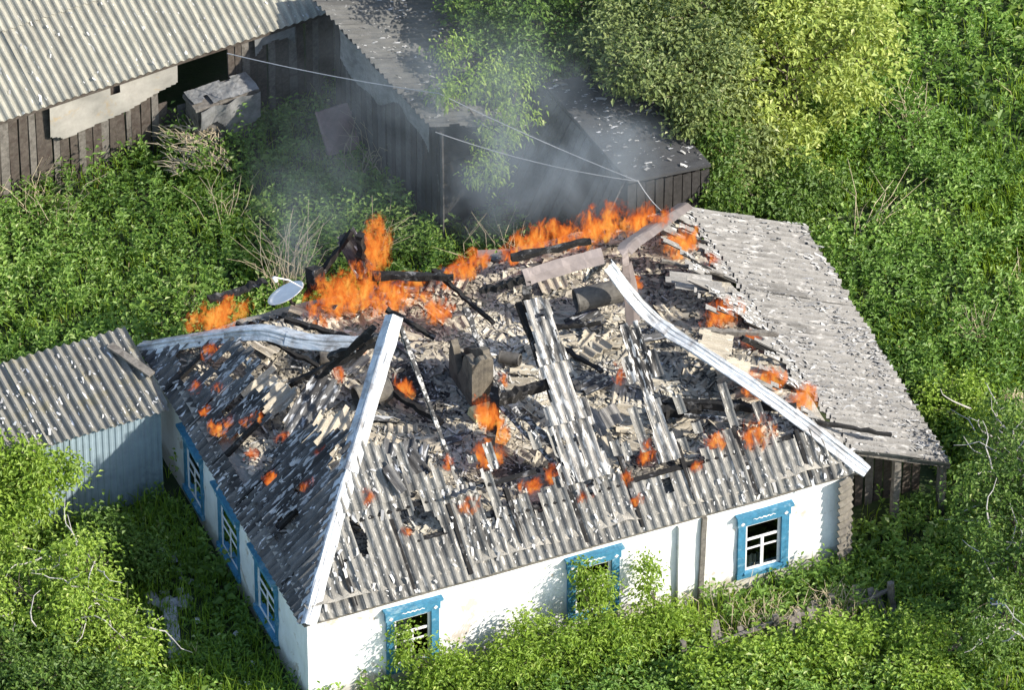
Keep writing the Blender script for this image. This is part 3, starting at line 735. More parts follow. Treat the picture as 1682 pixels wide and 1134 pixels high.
# bleached sheet nailed under the eave, with a square hole
def mt(cx, cy):
    low = np.interp(cx, [0, .25, .9, 1.4, 2.0, 2.35], [.12, .02, .06, .16, .30, .40]) + .02 * vn(cx * 7, cx * 0, 1)
    return (cy > low) & ~((cx > 1.12) & (cx < 1.30) & (cy > .60))
me = grid_sheet('nailed_sheet', 2.35, .82, 78, 30, lambda X, Y: .05 * fbm(X * 1.4, Y * 1.6, 2) + .02 * np.sin(X * 5 + Y * 3), mt, .004)
add('nailed_sheet', me, M_TARP, barn, frame(bE, Vector((0, 0, 1)), bE.cross(Vector((0, 0, 1))), bp2(.95, .15, .98)))['label'] = 'bleached sheet nailed under the eave with a square hole'
MB().box(bp2(2.16, .30, 1.70), (.28, .10, .26), Matrix((bE, bY, Vector((0, 0, 1)))).transposed()).build('hole_dark_block', M_DARKFILL, barn)  # solid near-black block painted as the shade behind the hole
me = grid_sheet('nailed_sheet', .75, .75, 22, 22, lambda X, Y: .04 * fbm(X * 2, Y * 2, 1), lambda cx, cy: cy > .25 + .3 * vn(cx * 5, cx * 0, 3), .004)
add('nailed_sheet', me, M_RAG, barn, frame(bE, Vector((0, 0, 1)), bE.cross(Vector((0, 0, 1))), bp2(4.75, .14, 1.05)))['label'] = 'torn grey sheet by the dark gap'

# board draped with rags in front of the barn
panel = thing('old_cupboard', tuple(bp2(4.0, -.25, -0.02)), 'rotten grey cupboard draped with rags against the barn', 'cupboard')
rotb = Matrix((bE, bY, Vector((0, 0, 1)))).transposed()
MB().box(bp2(3.95, -.18, .55), (1.10, .42, 1.10), rotb, .02).build('body', M_WOOD, panel)
MB().box(bp2(3.95, -.18, 1.12), (1.18, .50, .06), rotb, .012).build('top', M_WOOD, panel)
me = grid_sheet('rag', 1.12, .75, 36, 26, lambda X, Y: .05 * fbm(X * 4, Y * 3, 2) + .025 * np.sin(X * 13 + Y * 2), lambda cx, cy: cy > .42 * vn(cx * 3.2, cx * 0, 4), .004)
add('rag', me, M_RAG, panel, frame(bE, Vector((0, -.15, 1)).normalized(), bE.cross(Vector((0, 0, 1))), bp2(3.40, -.44, .42)))
me = grid_sheet('rag', 1.15, .5, 30, 14, lambda X, Y: .07 * fbm(X * 7, Y * 7, 5) + .02, lambda cx, cy: vn(cx * 4, cy * 4, 2) > .3, .004)
add('rag', me, M_RAG, panel, frame(bE, bY, Vector((0, 0, 1)), bp2(3.38, -.44, 1.14)))

# ------------------------------------------------------------------ middle shed
sa = math.atan2(6.15 - 5.67, 13.29 - 9.78); sV = Vector((math.sin(sa), -math.cos(sa), 0))     # along the high edge towards the camera
sU = Vector((math.cos(sa), math.sin(sa), 0))
mid = thing('slate_shed', (7.0, 11.6, 0), 'dull mono-pitch slate shed with torn cladding under drifting smoke', 'shed')
mp_ = math.radians(21); mO = Vector((6.15, 9.78, 2.40)) + sU * (2.6) + Vector((0, 0, -2.6 * math.tan(mp_)))
mS = -sU * math.cos(mp_) + Vector((0, 0, math.sin(mp_))); mE = -sV; PM = (mO, mE, mS, mE.cross(mS))
mk_ = lambda s, t: (s > .04 + .10 * vn(t * 3, t * 0, 2))
for r_ in range(2):
    for i in range(4):
        slate(mid, PM, i * SW, r_ * 1.35, SW, 1.5, M_SL_SHED, mk_, .02 + .02 * r_, seed=500 + i + 10 * r_, cell=(6, .1))
mp2 = lambda s, u, z: Vector((6.15, 9.78, z)) - sV * s + sU * u
s = .05
while s < 3.5:
    w = R.uniform(.12, .18)
    MB().beam(mp2(s, .12, -.1), mp2(s + R.uniform(-.03, .03), .12, 2.3), w, .025, sU, .005, 3, .008).build('board', M_DARKWOOD if R.random() < .6 else M_SHADOWBOARD, mid)
    s += w + R.uniform(.0, .03)
me = grid_sheet('torn_cladding', 2.9, .95, 90, 34, lambda X, Y: .06 * fbm(X * 2, Y * 2, 1) + .03 * np.sin(X * 6), lambda cx, cy: cy > .1 + .75 * vn(cx * 1.6, cx * 0, 5) * (.4 + cx / 3), .004)
add('torn_cladding', me, M_RAG, mid, frame(sV, Vector((0, 0, 1)), sV.cross(Vector((0, 0, 1))), mp2(3.2, .05, 1.42)))
MB().beam(mp2(.1, .15, -.1), mp2(.1, .15, 2.3), .09, .09, sU, .006, 3).build('post', M_CHAR, mid)
MB().beam(mp2(.1, 1.3, -.1), mp2(.1, 1.3, 1.85), .12, .12, sU, .006, 3).build('post', M_WOOD, mid)
MB().box(mp2(1.6, 1.3, .75), (2.2, 2.9, 1.5), Matrix((sU, -sV, Vector((0, 0, 1)))).transposed()).build('interior_dark_fill', M_DARKFILL, mid)  # solid block, the shade inside the shed is its colour

# ------------------------------------------------------------------ right rear shed with board side and felt roof
ta = math.atan2(8.65 - 8.37, 10.34 - 7.57); tV = Vector((math.sin(ta), -math.cos(ta), 0)); tU = Vector((math.cos(ta), math.sin(ta), 0))
rear = thing('felt_roof_shed', (9.6, 9.0, 0), 'small shed with leaning plank side and black felt roof dusted with ash', 'shed')
tp = lambda s, u, z: Vector((8.65, 7.57, z)) - tV * s + tU * u
mb = grid_sheet('felt_roof', 2.9, 1.55, 40, 20, lambda X, Y: .03 * (fbm(X * 1.5, Y * 1.5, 3) - .5), None, .05)
pr = math.radians(9); E3 = -tV; S3 = -(tU * math.cos(pr) - Vector((0, 0, math.sin(pr))))
add('felt_roof', mb, M_FELT, rear, frame(E3, S3, E3.cross(S3), tp(0, 1.5, 2.24 - 1.5 * math.tan(pr))))
i = 0; s = .02
while s < 2.9:
    w = R.uniform(.13, .19)
    if R.random() < .88:
        MB().beam(tp(s, -1.0, .15), tp(s + R.uniform(-.02, .02), -.02, 2.14), w, .025, (-.7, 0, .7), .005, 3, .006).build('board', M_DARKWOOD, rear)
    s += w + R.uniform(.005, .04); i += 1
for k in range(9):
    u = .06 + k * .17
    MB().beam(tp(.06, u, -.1), tp(.06, u, 2.1 - u * math.tan(pr)), .15, .025, tV, .005, 2, .006).build('board', M_SHADOWBOARD, rear)  # gable shadow painted as near-black boards
MB().box(tp(1.5, .8, .9), (1.2, 2.6, 1.8), Matrix((tU, -tV, Vector((0, 0, 1)))).transposed()).build('interior_dark_fill', M_DARKFILL, rear)  # solid block coloured as the shade within

# ------------------------------------------------------------------ loose things in the burnt attic
def fz(x, y): return float(floor_z(np.array(x), np.array(y)))

def drum(loc, axis, r, l, mat, label, cat='pipe', name='flue_pipe'):
    ax_ = Vector(axis).normalized(); a = ax_.cross(Vector((0, 0, 1)))
    a = Vector((1, 0, 0)) if a.length < 1e-3 else a.normalized(); b = ax_.cross(a)
    V = []; F = []; n = 20
    prof = [(0, r), (0.02, r * 1.03), (.04, r), (l * .5, r * 1.0), (l - .03, r), (l - .015, r * 1.03), (l, r), (l, r - .015), (0.0, r - .015)]
    for h, rr in prof:
        for k in range(n):
            t = 2 * math.pi * k / n; V.append(Vector(loc) + ax_ * (h - l / 2) + a * (math.cos(t) * rr) + b * (math.sin(t) * rr))
    m = len(prof)
    for i in range(m):
        for k in range(n):
            j = (i + 1) % m; F.append([i * n + k, i * n + (k + 1) % n, j * n + (k + 1) % n, j * n + k])
    mb = MB(); mb.v = V; mb.f = F
    return tag(mb.build(name, mat, None, smooth=False), label, cat)
drum((2.66, 5.30, 2.36), (.93, -.1, -.05), .17, .62, M_SOOT, 'sooted pipe lying open end left below the arched hip cap')
drum((2.80, 4.12, 2.38), (1, .05, 0), .18, .58, M_STONE, 'grey cement pipe half hidden behind the bright hip cap')
drum((5.15, 4.20, 2.26), (.75, -.66, .05), .10, .34, M_SOOT, 'short sooted pipe beside the chimney')
drum((6.85, 4.55, 2.75), (.95, -.1, .05), .19, .85, M_SOOT, 'rusty brown pipe under the flat ridge strip')

def piece(loc, rot, w, l, mat, label, seed, group=None, cut=.25, name='broken_slate', tilt=0.0):
    jj = strip_rand(60, .10, seed)
    k0 = seed * 1.7
    def mk(cx, cy):
        i = np.clip((cx / PITCH).astype(int), 0, 59); j = np.clip((cx / PITCH * 2).astype(int), 0, 59)
        return (cy < l - cut * l * vn(cx * 4 + k0, cx * 0, 1) + jj[j] * l * .5) & (cy > cut * .7 * l * vn(cx * 5 + k0, cx * 0, 2)) & (cx < w - .08 * vn(cy * 6, cy * 0 + k0, 3))
    me = grid_sheet(name, w, l, max(3, int(w / PITCH * 6)), max(4, int(l / .06)), lambda X, Y: .024 * np.cos(2 * np.pi * X / PITCH), mk, .008)
    if me is None: return
    me.transform(Matrix.Translation((-w / 2, -l / 2, 0)))
    mw = Matrix.Translation(Vector(loc)) @ rot.to_4x4()
    return tag(add(name, me, mat, None, mw), label, 'slate piece', group)
def rz(a, tx=0, ty=0): return (Matrix.Rotation(math.radians(a), 3, 'Z') @ Matrix.Rotation(math.radians(tx), 3, 'X') @ Matrix.Rotation(math.radians(ty), 3, 'Y'))
piece((1.25, 4.45, 2.62), rz(-68, 12, 10), .72, .80, M_SL_FRAG, 'square cream slate piece lying above the left windows', 3)
piece((1.55, 3.00, 2.66), rz(-48, 14, 8), .60, 1.55, M_SL_FRAG, 'long cream slate piece beside the near hip cap', 5)
piece((1.70, 3.85, 2.72), rz(-52, 16, 22), .50, 1.50, M_SL_LEFTB, 'long blackened slate piece with white streaks left of the bright cap', 7)
piece((1.50, 2.35, 2.62), rz(-80, 10, -5), .62, .40, M_SL_FRAG, 'small curled cream slate piece near the front left hip', 9)
piece((5.92, 2.15, 2.45), rz(16, 32, 0), .60, .50, M_SL_RIGHT, 'grey slate piece standing between the two hanging strips', 11)
piece((3.10, 1.10, 2.72), rz(8, -34, 0), .62, .55, M_SL_RIGHT, 'pale slate piece flipped up on the front edge', 13)
piece((2.35, 1.55, 3.02), rz(20, 30, 6), .80, .55, M_SL_LEFT, 'dark slate piece sunk into the front slope right of the cap', 15)
piece((7.95, 2.75, 2.72), rz(62, 14, 0), .75, .80, M_SL_FRAG, 'cream slate piece right of the long sagging cap', 17)
piece((8.30, 2.05, 2.62), rz(80, 20, 0), .60, .90, M_SL_FRAG, 'cream slate piece above the front right flames', 19)
piece((8.35, 4.35, 2.70), rz(84, 20, 0), .55, 1.0, M_SL_RIGHT, 'flat grey slate piece above the lean-to flames', 21)
piece((3.62, 6.75, 2.95), rz(30, 55, -20), .48, .80, M_SL_LEFT, 'dark slate piece hanging over the back wall on a burning rafter', 23)
piece((2.75, 2.55, 2.45), rz(-30, 8, 4), .75, .55, M_SL_LEFTB, 'scorched slate piece between cap and chimney', 25)

GROUPF = 'broken slate pieces strewn over the attic floor'
fr = np.random.default_rng(77)
PLACES = [(4.4, 3.0, 'before the chimney'), (4.5, 5.0, 'behind the chimney'), (3.4, 3.6, 'between near cap and chimney'), (2.2, 5.2, 'under the arched hip cap'), (1.9, 3.4, 'left of the near hip cap'),
          (2.9, 2.1, 'right of the near hip cap'), (5.6, 4.2, 'above the first hanging strip'), (5.7, 2.2, 'between the two hanging strips'), (6.0, 5.6, 'beneath the flat ridge strip'), (7.4, 5.2, 'by the brown back cap'),
          (7.0, 3.2, 'above the second hanging strip'), (7.2, 1.8, 'under the sagging right cap'), (8.0, 4.0, 'in the middle of the right slope'), (3.4, 5.9, 'near the big central flames'), (8.1, 2.2, 'beside the right slope flames')]
def frag_label(x, y, w, l):
    pl = min(PLACES, key=lambda p: (p[0] - x) ** 2 + (p[1] - y) ** 2)[2]
    kind = ('narrow ' if l > 1.8 * w else 'broad ' if w > 1.3 * l else '') + ('small' if w * l < .1 else 'large' if w * l > .24 else 'mid-sized')
    return kind + ' broken slate piece ' + pl
for i in range(150):
    x, y = fr.uniform(1.3, 8.3), fr.uniform(1.2, 6.4)
    if 3.9 < x < 4.9 and 3.1 < y < 4.7: continue
    w_, l_ = fr.uniform(.22, .70), fr.uniform(.25, .95)
    piece((x, y, fz(x, y) + .05), rz(fr.uniform(0, 180), fr.uniform(-12, 14), fr.uniform(-10, 10)), w_, l_, M_SL_FRAG if fr.random() < .85 else M_SL_LEFTB,
          frag_label(x, y, w_, l_), 100 + i, GROUPF)

# pieces that look alike in one spot are told apart by their order from the left
by_label = {}
for o in scene.objects:
    if o.get('group') == GROUPF: by_label.setdefault(o['label'], []).append(o)
ORD = ['leftmost', 'second from left', 'third from left', 'fourth from left', 'fifth from left', 'sixth from left', 'seventh from left', 'eighth from left', 'ninth from left']
for lb, os_ in by_label.items():
    if len(os_) > 1:
        os_.sort(key=lambda o: o.matrix_world.translation.x * .924 - o.matrix_world.translation.y * .383)
        for k, o in enumerate(os_): o['label'] = lb + ', ' + ('rightmost' if k == len(os_) - 1 else ORD[min(k, 8)])

def beam(p0, p1, w, label, mat=M_CHAR, group='charred beams fallen in the attic', name='charred_beam', h=None, wob=.015):
    return tag(MB().beam(p0, p1, w, h or w, (0, 0, 1), w * .15, 12, max(wob, w * .14), .85).build(name, mat), label, 'beam', group)
beam((1.62, 4.62, 2.55), (2.95, 4.05, 3.45), .09, 'thin black beam slanting from the left slates to the near cap')
beam((3.55, 6.10, 3.0), (4.75, 5.55, 3.02), .11, 'black beam lying level over the big flames')
beam((3.62, 6.62, 2.45), (3.60, 6.60, 3.45), .13, 'black post standing in the tall flame')
beam((2.70, 6.75, 2.35), (3.55, 6.85, 3.35), .08, 'burning rafter leaning back behind the dish')
beam((2.95, 4.30, 2.45), (3.55, 3.10, 2.32), .10, 'charred beam sloping down right of the near cap')
beam((4.42, 3.02, 2.80), (3.86, 1.92, 2.45), .15, 'thick glowing beam propped before the chimney')
beam((4.40, 2.95, 2.62), (5.30, 3.05, 2.60), .15, 'thick charred log between chimney and hanging strip')
beam((4.36, 2.70, 2.72), (4.74, 1.02, 2.55), .07, 'narrow pale plank beside the glowing beam', M_ASHWOOD, h=.03)
beam((4.55, 2.60, 2.70), (5.05, 1.10, 2.52), .09, 'pale split plank leaning on the front slates', M_ASHWOOD, h=.03)
beam((5.72, 4.45, 2.42), (6.30, 3.20, 2.40), .07, 'thin black stick right of the first hanging strip')
beam((5.70, 4.50, 2.40), (6.70, 4.20, 2.50), .06, 'thin black lath crossing the pale ash')
beam((6.85, 2.15, 2.42), (8.65, 1.05, 2.58), .13, 'long black beam under the sagging cap')
beam((6.55, 2.0, 2.45), (7.35, 1.75, 2.42), .16, 'black log beside the second hanging strip')
beam((7.0, 1.60, 2.55), (7.95, .95, 2.60), .06, 'grey lath above the front right slates', M_ASHWOOD)
beam((5.75, 5.60, 3.05), (7.05, 5.45, 3.1), .10, 'black beam in front of the rear flames')
beam((8.0, 3.30, 2.62), (9.2, 2.95, 2.42), .08, 'charred batten crossing the right slope', M_WOOD)
beam((8.65, .95, 2.45), (10.1, .62, 1.90), .06, 'thin charred lath lying onto the lean-to roof')
beam((8.05, 4.95, 2.75), (9.05, 4.75, 2.30), .05, 'thin grey lath by the rear right flames', M_WOOD)
beam((2.05, 5.95, 2.70), (3.20, 4.85, 2.62), .08, 'charred lath below the arched cap')
beam((1.30, 6.10, 2.75), (2.2, 4.9, 2.5), .07, 'charred lath under the left flames')
beam((1.15, 6.95, 2.62), (2.15, 7.02, 2.62), .16, 'flat dark plank beside the satellite dish', M_CHAR, h=.05)
beam((4.55, 5.90, 2.95), (5.02, 4.55, 2.75), .07, 'black rafter stub above the chimney')
beam((3.55, 5.40, 2.85), (4.15, 4.85, 2.50), .07, 'charred stick running through the central flame')

tag(MB().box((4.32, 3.22, fz(4.3, 3.2) + .10), (.42, .22, .12), rz(12, 8, 4), .03).build('foam_block', M_YELLOW), 'pale yellow foam block at the foot of the chimney', 'foam block')

# satellite dish
dish = thing('satellite_dish', (2.42, 6.95, 2.15), 'grey satellite dish fallen back at the burning roof corner', 'dish')
dn = Vector((-.364, .368, .856)).normalized(); da = dn.cross(Vector((0, 0, 1))).normalized(); db = dn.cross(da)
dc = Vector((2.38, 6.72, 2.50)); V = []; F = []; nr, na = 7, 32
for sgn in (0, 1):
    for i in range(nr + 1):
        r_ = .31 * i / nr
        for k in range(na):
            t = 2 * math.pi * k / na; V.append(dc + da * (math.cos(t) * r_) + db * (math.sin(t) * r_ * 1.06) + dn * (.45 * r_ * r_ - sgn * .008))
    b0 = sgn * (nr + 1) * na
    for i in range(nr):
        for k in range(na):
            q = [b0 + i * na + k, b0 + i * na + (k + 1) % na, b0 + (i + 1) * na + (k + 1) % na, b0 + (i + 1) * na + k]; F.append(q if sgn == 0 else q[::-1])
b1 = (nr + 1) * na
for k in range(na): F.append([nr * na + k, nr * na + (k + 1) % na, b1 + nr * na + (k + 1) % na, b1 + nr * na + k])
mb = MB(); mb.v = V; mb.f = F; mb.build('reflector', M_DISH, dish, smooth=True)
tip = dc + dn * .42 - da * .10 + db * -.05
MB().tube([dc - db * .36 + dn * .05, dc - db * .2 + dn * .25, tip], .012, 6).build('feed_arm', M_DISH, dish)
MB().tube([tip, tip - dn * .09], .03, 8).build('receiver', M_DISH, dish)
MB().tube([dc - dn * .02, dc - dn * .16, Vector((2.60, 6.80, 2.1))], .025, 8).build('mount', M_SOOT, dish)
tag(MB().box((2.86, 6.72, 2.70), (.20, .22, .34), rz(20, -18, 10), .015).build('blackened_box', M_CHAR), 'blackened box beside the satellite dish', 'box')

# ------------------------------------------------------------------ ash, chips and flakes
def chips(n, xy, z, size, tilt, tone, seed, elong=(1.0, 2.6), curl=.25, normal=None, az0=None):
    """n thin bent chips -> V, Q, tone; each chip is 2 quads bent along its middle, with a back side"""
    g = np.random.default_rng(seed)
    P = np.stack([xy[:, 0], xy[:, 1], z], 1); sz = size[0] + (size[1] * 1.25 - size[0]) * g.random(n) ** 3.0
    el = elong[0] + (elong[1] - elong[0]) * g.random(n)
    az_ = g.random(n) * 2 * np.pi if az0 is None else az0 + g.normal(0, .4, n); tl = (g.random(n) - .5) * 2 * tilt; t2 = (g.random(n) - .5) * 2 * tilt
    u = np.stack([np.cos(az_) * np.cos(tl), np.sin(az_) * np.cos(tl), np.sin(tl)], 1)
    w = np.stack([-np.sin(az_) * np.cos(t2), np.cos(az_) * np.cos(t2), np.sin(t2)], 1)
    nn = np.cross(u, w)
    if normal is not None:
        N_ = normal; base = np.array([0, 0, 1.0]); ax_ = np.cross(base, N_); s_ = np.linalg.norm(ax_); c_ = N_[2]
        if s_ > 1e-6:
            k = ax_ / s_; K = np.array([[0, -k[2], k[1]], [k[2], 0, -k[0]], [-k[1], k[0], 0]]); Rm = np.eye(3) + s_ * K + (1 - c_) * K @ K
            u = u @ Rm.T; w = w @ Rm.T; nn = nn @ Rm.T
    a = (sz * el / 2)[:, None] * u; b = (sz / 2)[:, None] * w; h = (sz * curl * g.random(n))[:, None] * nn
    j = lambda: 1 + (g.random((n, 1)) - .5) * .7
    V = np.stack([P - a * j() - b * j(), P - b * j() * .9 + h, P + a * j() - b * j(), P + a * j() + b * j(), P + b * j() * .9 + h, P - a * j() + b * j()], 1).reshape(-1, 3)
    i0 = np.arange(n)[:, None] * 6
    Q = np.concatenate([i0 + np.array([[0, 1, 4, 5]]), i0 + np.array([[1, 2, 3, 4]])], 1).reshape(-1, 4)
    return V, Q, np.repeat(tone, 2)
def merge(parts):
    V = []; Q = []; T = []; off = 0
    for v, q, t in parts: V.append(v); Q.append(q + off); T.append(t); off += len(v)
    return np.concatenate(V), np.concatenate(Q), np.concatenate(T)
g = np.random.default_rng(5); n = 150000
xy = np.stack([g.uniform(.5, 8.9, n), g.uniform(.55, 6.6, n)], 1)
dens = fbm(xy[:, 0] * .9, xy[:, 1] * .9, 4); xy = xy[g.random(n) < .35 + dens]; n = len(xy)
patch = fbm(xy[:, 0] * 1.1 + 7, xy[:, 1] * 1.1, 2)
tone = np.clip(.60 + .42 * (g.random(n) - .5) + 1.2 * (patch - .50) - .40 * (g.random(n) < .07), 0, 1)
dk = np.exp(-(((xy[:, 0] - 3.9) / .8) ** 2 + ((xy[:, 1] - 1.8) / .5) ** 2)) + np.exp(-(((xy[:, 0] - 7.1) / .7) ** 2 + ((xy[:, 1] - 1.7) / .4) ** 2)) + .8 * np.exp(-(((xy[:, 0] - 3.6) / .35) ** 2 + ((xy[:, 1] - 4.1) / .7) ** 2))
tone = np.clip(tone - .6 * np.clip(dk, 0, 1), 0, 1)
zz = floor_z(xy[:, 0], xy[:, 1]) + .03 * g.random(n)
o = add('ash_rubble', quad_mesh('ash_rubble', *merge([chips(n, xy, zz, (.008, .062), .45, tone, 6, (1.0, 4.5), .35)])), M_CHIP); tag(o, 'pale ash and slate rubble heaped on the attic floor', 'rubble', kind='stuff')
# straws and splinters of burnt lath in the ash
mbs = MB()
for i in range(1500):
    x, y = g.uniform(.9, 8.7), g.uniform(.9, 6.3); z = fz(x, y) + .03; a = g.uniform(0, math.pi); l = g.uniform(.08, .34); dz = g.uniform(-.05, .10)
    mbs.beam((x, y, z), (x + math.cos(a) * l, y + math.sin(a) * l, z + dz), g.uniform(.012, .035), .012, jit=.002)
tag(mbs.build('lath_splinters', M_ASHWOOD), 'ashen lath splinters scattered through the rubble', 'splinters', kind='stuff')

def E_xy(S): return (S[0], S[1])
def plane_flakes(plane, n, smax, tmax, size, mask, seed, lift=.05, tone0=.3, elong=(1.2, 3.5)):
    g = np.random.default_rng(seed); s = g.random(n) * smax; t = g.random(n) * tmax
    k = mask(s, t) if mask is not None else np.ones(n, bool)
    k &= g.random(n) < 2.6 * np.clip(fbm(s * 1.3 + seed, t * 1.3, 3) - .30, 0, 1) * 1.3
    s, t = s[k], t[k]; O, E, S, N = [np.array(v) for v in plane]
    P = O + s[:, None] * E + t[:, None] * S + (lift + .012 * np.cos(2 * np.pi * s / PITCH))[:, None] * N
    v, q, tn = chips(len(s), P[:, :2], P[:, 2], size, .35, np.clip(tone0 + g.random(len(s)) * .7, 0, 1), seed + 1, elong, .3, N, math.atan2(E_xy(S)[1], E_xy(S)[0]))
    return v, q, tn
parts = [plane_flakes(PF, 1300, L1, 2.2, (.012, .042), maskF, 21, .06),
         plane_flakes(PL, 700, L2, 1.6, (.012, .036), maskL, 22, .06, .1),
         plane_flakes(PR, 1500, L2, 1.2, (.012, .05), maskR, 23, .06),
         plane_flakes(PLT, 5200, 6.5, 2.5, (.010, .04), maskLT, 24, .04, -.1),
         plane_flakes(PA, 480, 4.6, 1.8, (.012, .034), maskA, 25, .06),
         plane_flakes((PBN[0] - PBN[1] * 3, PBN[1], PBN[2], PBN[3]), 700, 11, 6, (.010, .03), None, 26, .07),
         plane_flakes(PM, 500, 4.2, 2.8, (.012, .035), None, 27, .05, .1),
         plane_flakes((tp(0, 1.5, 2.24 - 1.5 * math.tan(pr)), E3, S3, E3.cross(S3)), 260, 2.9, 1.5, (.008, .05), None, 28, .02, -.1)]
o = add('slate_flakes', quad_mesh('slate_flakes', *merge(parts)), M_FLAKE); tag(o, 'white burst slate flakes sprinkled over all the roofs', 'flakes', kind='stuff')

# ------------------------------------------------------------------ flames
import bmesh
bm = bmesh.new(); bmesh.ops.create_icosphere(bm, subdivisions=2, radius=1.0); fl_me = bpy.data.meshes.new('flame'); bm.to_mesh(fl_me); bm.free(); fl_me.materials.append(M_FIRE); fl_em = fl_me.copy(); fl_em.materials.clear(); fl_em.materials.append(M_EMBER)
def flame(x, y, z, w, d, h, label, rot=None, lean=0.0):
    lean = R.uniform(-.5, .2) if lean == 0 else lean
    mw = Matrix.Translation((x, y, z)) @ (rot.to_4x4() if rot is not None else Matrix.Identity(4)) @ Matrix.Rotation(lean, 4, 'Y') @ Matrix.Diagonal((w * .58, d * .55, h * .52, 1))
    return tag(add('flame', fl_em if w < .42 and d < .36 else fl_me, None, None, mw), label, 'flame', 'flames on the burning roof')
FL = [
 (1.10, 6.45, 2.72, 1.15, .55, .62, 'broad flame behind the arched hip cap at the far left'),
 (3.05, 6.10, 2.80, 1.30, .8, .95, 'big bright flame right of the satellite dish'),
 (3.85, 5.85, 2.72, 1.30, .7, .65, 'wide flame under the level black beam'),
 (3.88, 6.60, 3.18, .52, .5, 1.35, 'tall column of flame at the black post'),
 (4.40, 5.35, 2.62, .55, .45, .60, 'ragged flame above the chimney'),
 (5.05, 5.95, 2.78, .95, .5, .55, 'low flame left of the ridge strip'),
 (6.45, 6.05, 2.92, 1.05, .55, .58, 'flame behind the left half of the ridge strip'),
 (7.25, 5.85, 3.02, 1.30, .6, .76, 'large flame on the back slope behind the ridge strip'),
 (8.15, 5.78, 2.94, .95, .5, .68, 'flame along the left of the brown back cap'),
 (8.62, 5.45, 2.62, .70, .5, .65, 'flame right of the brown back cap'),
 (9.05, 5.15, 2.35, .35, .3, .35, 'small flame at the top of the lean-to roof'),
 (5.90, 6.05, 2.75, .40, .35, .50, 'small flame at the back edge above the black ridge end'),
 (8.52, 3.62, 2.55, .75, .5, .62, 'flame through the middle of the right slope'),
 (8.75, 3.05, 2.42, .40, .3, .40, 'small flame below the middle right flame'),
 (8.45, 1.85, 2.58, .75, .5, .60, 'flame beside the sagging cap on the right slope'),
 (8.95, 1.45, 2.38, .60, .4, .60, 'flame at the foot of the right slope near the lean-to'),
 (7.85, .72, 2.62, .60, .45, .75, 'flame rising over the front right slates'),
 (7.15, .85, 2.58, .45, .4, .45, 'reddish flame left of the front right flame'),
 (6.12, .98, 2.58, .35, .3, .65, 'upright flame at the foot of the second hanging strip'),
 (3.90, 1.95, 2.52, .62, .45, .60, 'yellow flame at the foot of the glowing beam'),
 (4.08, 2.42, 2.80, .42, .55, 1.25, 'thin flame climbing the glowing beam'),
 (3.25, 3.95, 2.50, .30, .45, .55, 'small flame on the charred beam right of the near cap'),
 (2.42, 4.62, 2.50, .28, .25, .40, 'small flame between the two pipes left of the near cap'),
 (6.50, 2.98, 2.50, .28, .3, .50, 'small flame left of the second hanging strip'),
 (4.72, 3.40, 2.62, .22, .25, .40, 'small flame licking the right foot of the chimney'),
 (2.78, 4.72, 2.95, .30, .3, .60, 'flame behind the top of the near cap'),
 (.42, 4.30, 2.36, .60, .30, .42, 'bright flame in the left slope above the farthest window'),
 (.78, 4.00, 2.62, .45, .25, .30, 'orange flame beside the square cream slate'),
 (.62, 2.75, 2.50, .36, .25, .32, 'small flame in the left slope above the middle window'),
 (.34, 5.40, 2.32, .34, .25, .30, 'small flame low in the left slope near the annex'),
 (.92, 2.02, 2.82, .30, .2, .28, 'small flame in the dark slates left of the near cap'),
 (.72, 5.75, 2.62, .34, .25, .34, 'pale small flame just below the arched cap'),
 (.60, 5.05, 2.50, .30, .2, .28, 'ember flame in the upper left slates'),
 (3.05, .84, 2.60, .50, .3, .30, 'orange flame under the flipped slate on the front edge'),
 (1.62, 1.30, 2.92, .30, .3, .35, 'red ember flame right of the near cap'),
 (3.02, 1.50, 3.00, .24, .2, .42, 'small flame at the left end of the front hole'),
 (4.15, .95, 2.62, .40, .3, .42, 'red flame at the edge of the front hole'),
 (4.55, 1.10, 2.62, .28, .3, .55, 'flame behind the narrow pale plank'),
 (5.62, .66, 2.46, .26, .25, .50, 'flame right of the first hanging strip'),
 (5.66, .34, 2.26, .22, .2, .36, 'small flame low on the front slates right of the first strip'),
 (4.92, .62, 2.42, .40, .25, .25, 'small flame on the front slates under the first strip'),
 (.50, 3.45, 2.42, .30, .2, .26, 'red ember flame low in the left slope above the middle window'),
 (.30, 4.85, 2.28, .26, .2, .24, 'red ember flame at the left eave near the annex'),
 (1.30, 2.45, 3.05, .30, .22, .28, 'red ember flame beside the small curled slate'),
 (.95, 3.25, 2.80, .28, .2, .24, 'red ember flame by the long cream slate'),
 (2.05, .75, 2.55, .26, .2, .28, 'red ember flame on the front slates above the left window'),
 (6.75, .55, 2.45, .26, .2, .30, 'red ember flame on the front slates left of the right window'),
 (7.45, 4.70, 2.65, .35, .3, .3, 'small flame near the bend of the brown back cap'),
]
for f in FL: flame(*f)

# ------------------------------------------------------------------ cables
def cable(p0, p1, sag, label, r=.008):
    P = [Vector(p0).lerp(Vector(p1), i / 24) - Vector((0, 0, sag * 4 * (i / 24) * (1 - i / 24))) for i in range(25)]
    return tag(MB().tube(P, r, 5).build('overhead_cable', M_WIRE), label, 'cable')
PTOP = (8.72, 7.42, 2.32)
MID = (6.42, 10.30, 2.72)
cable((3.96, 13.55, 1.93), MID, .06, 'pale cable running from the barn eave to the young maple')
cable(MID, PTOP, .05, 'upper pale cable running from the young maple to the rear shed')
cable((6.15, 9.78, 2.38), PTOP, .12, 'pale cable running from the middle shed to the rear shed')
cable(PTOP, (8.90, 6.90, 2.05), .05, 'short cable dropping from the rear shed to the house', .008)

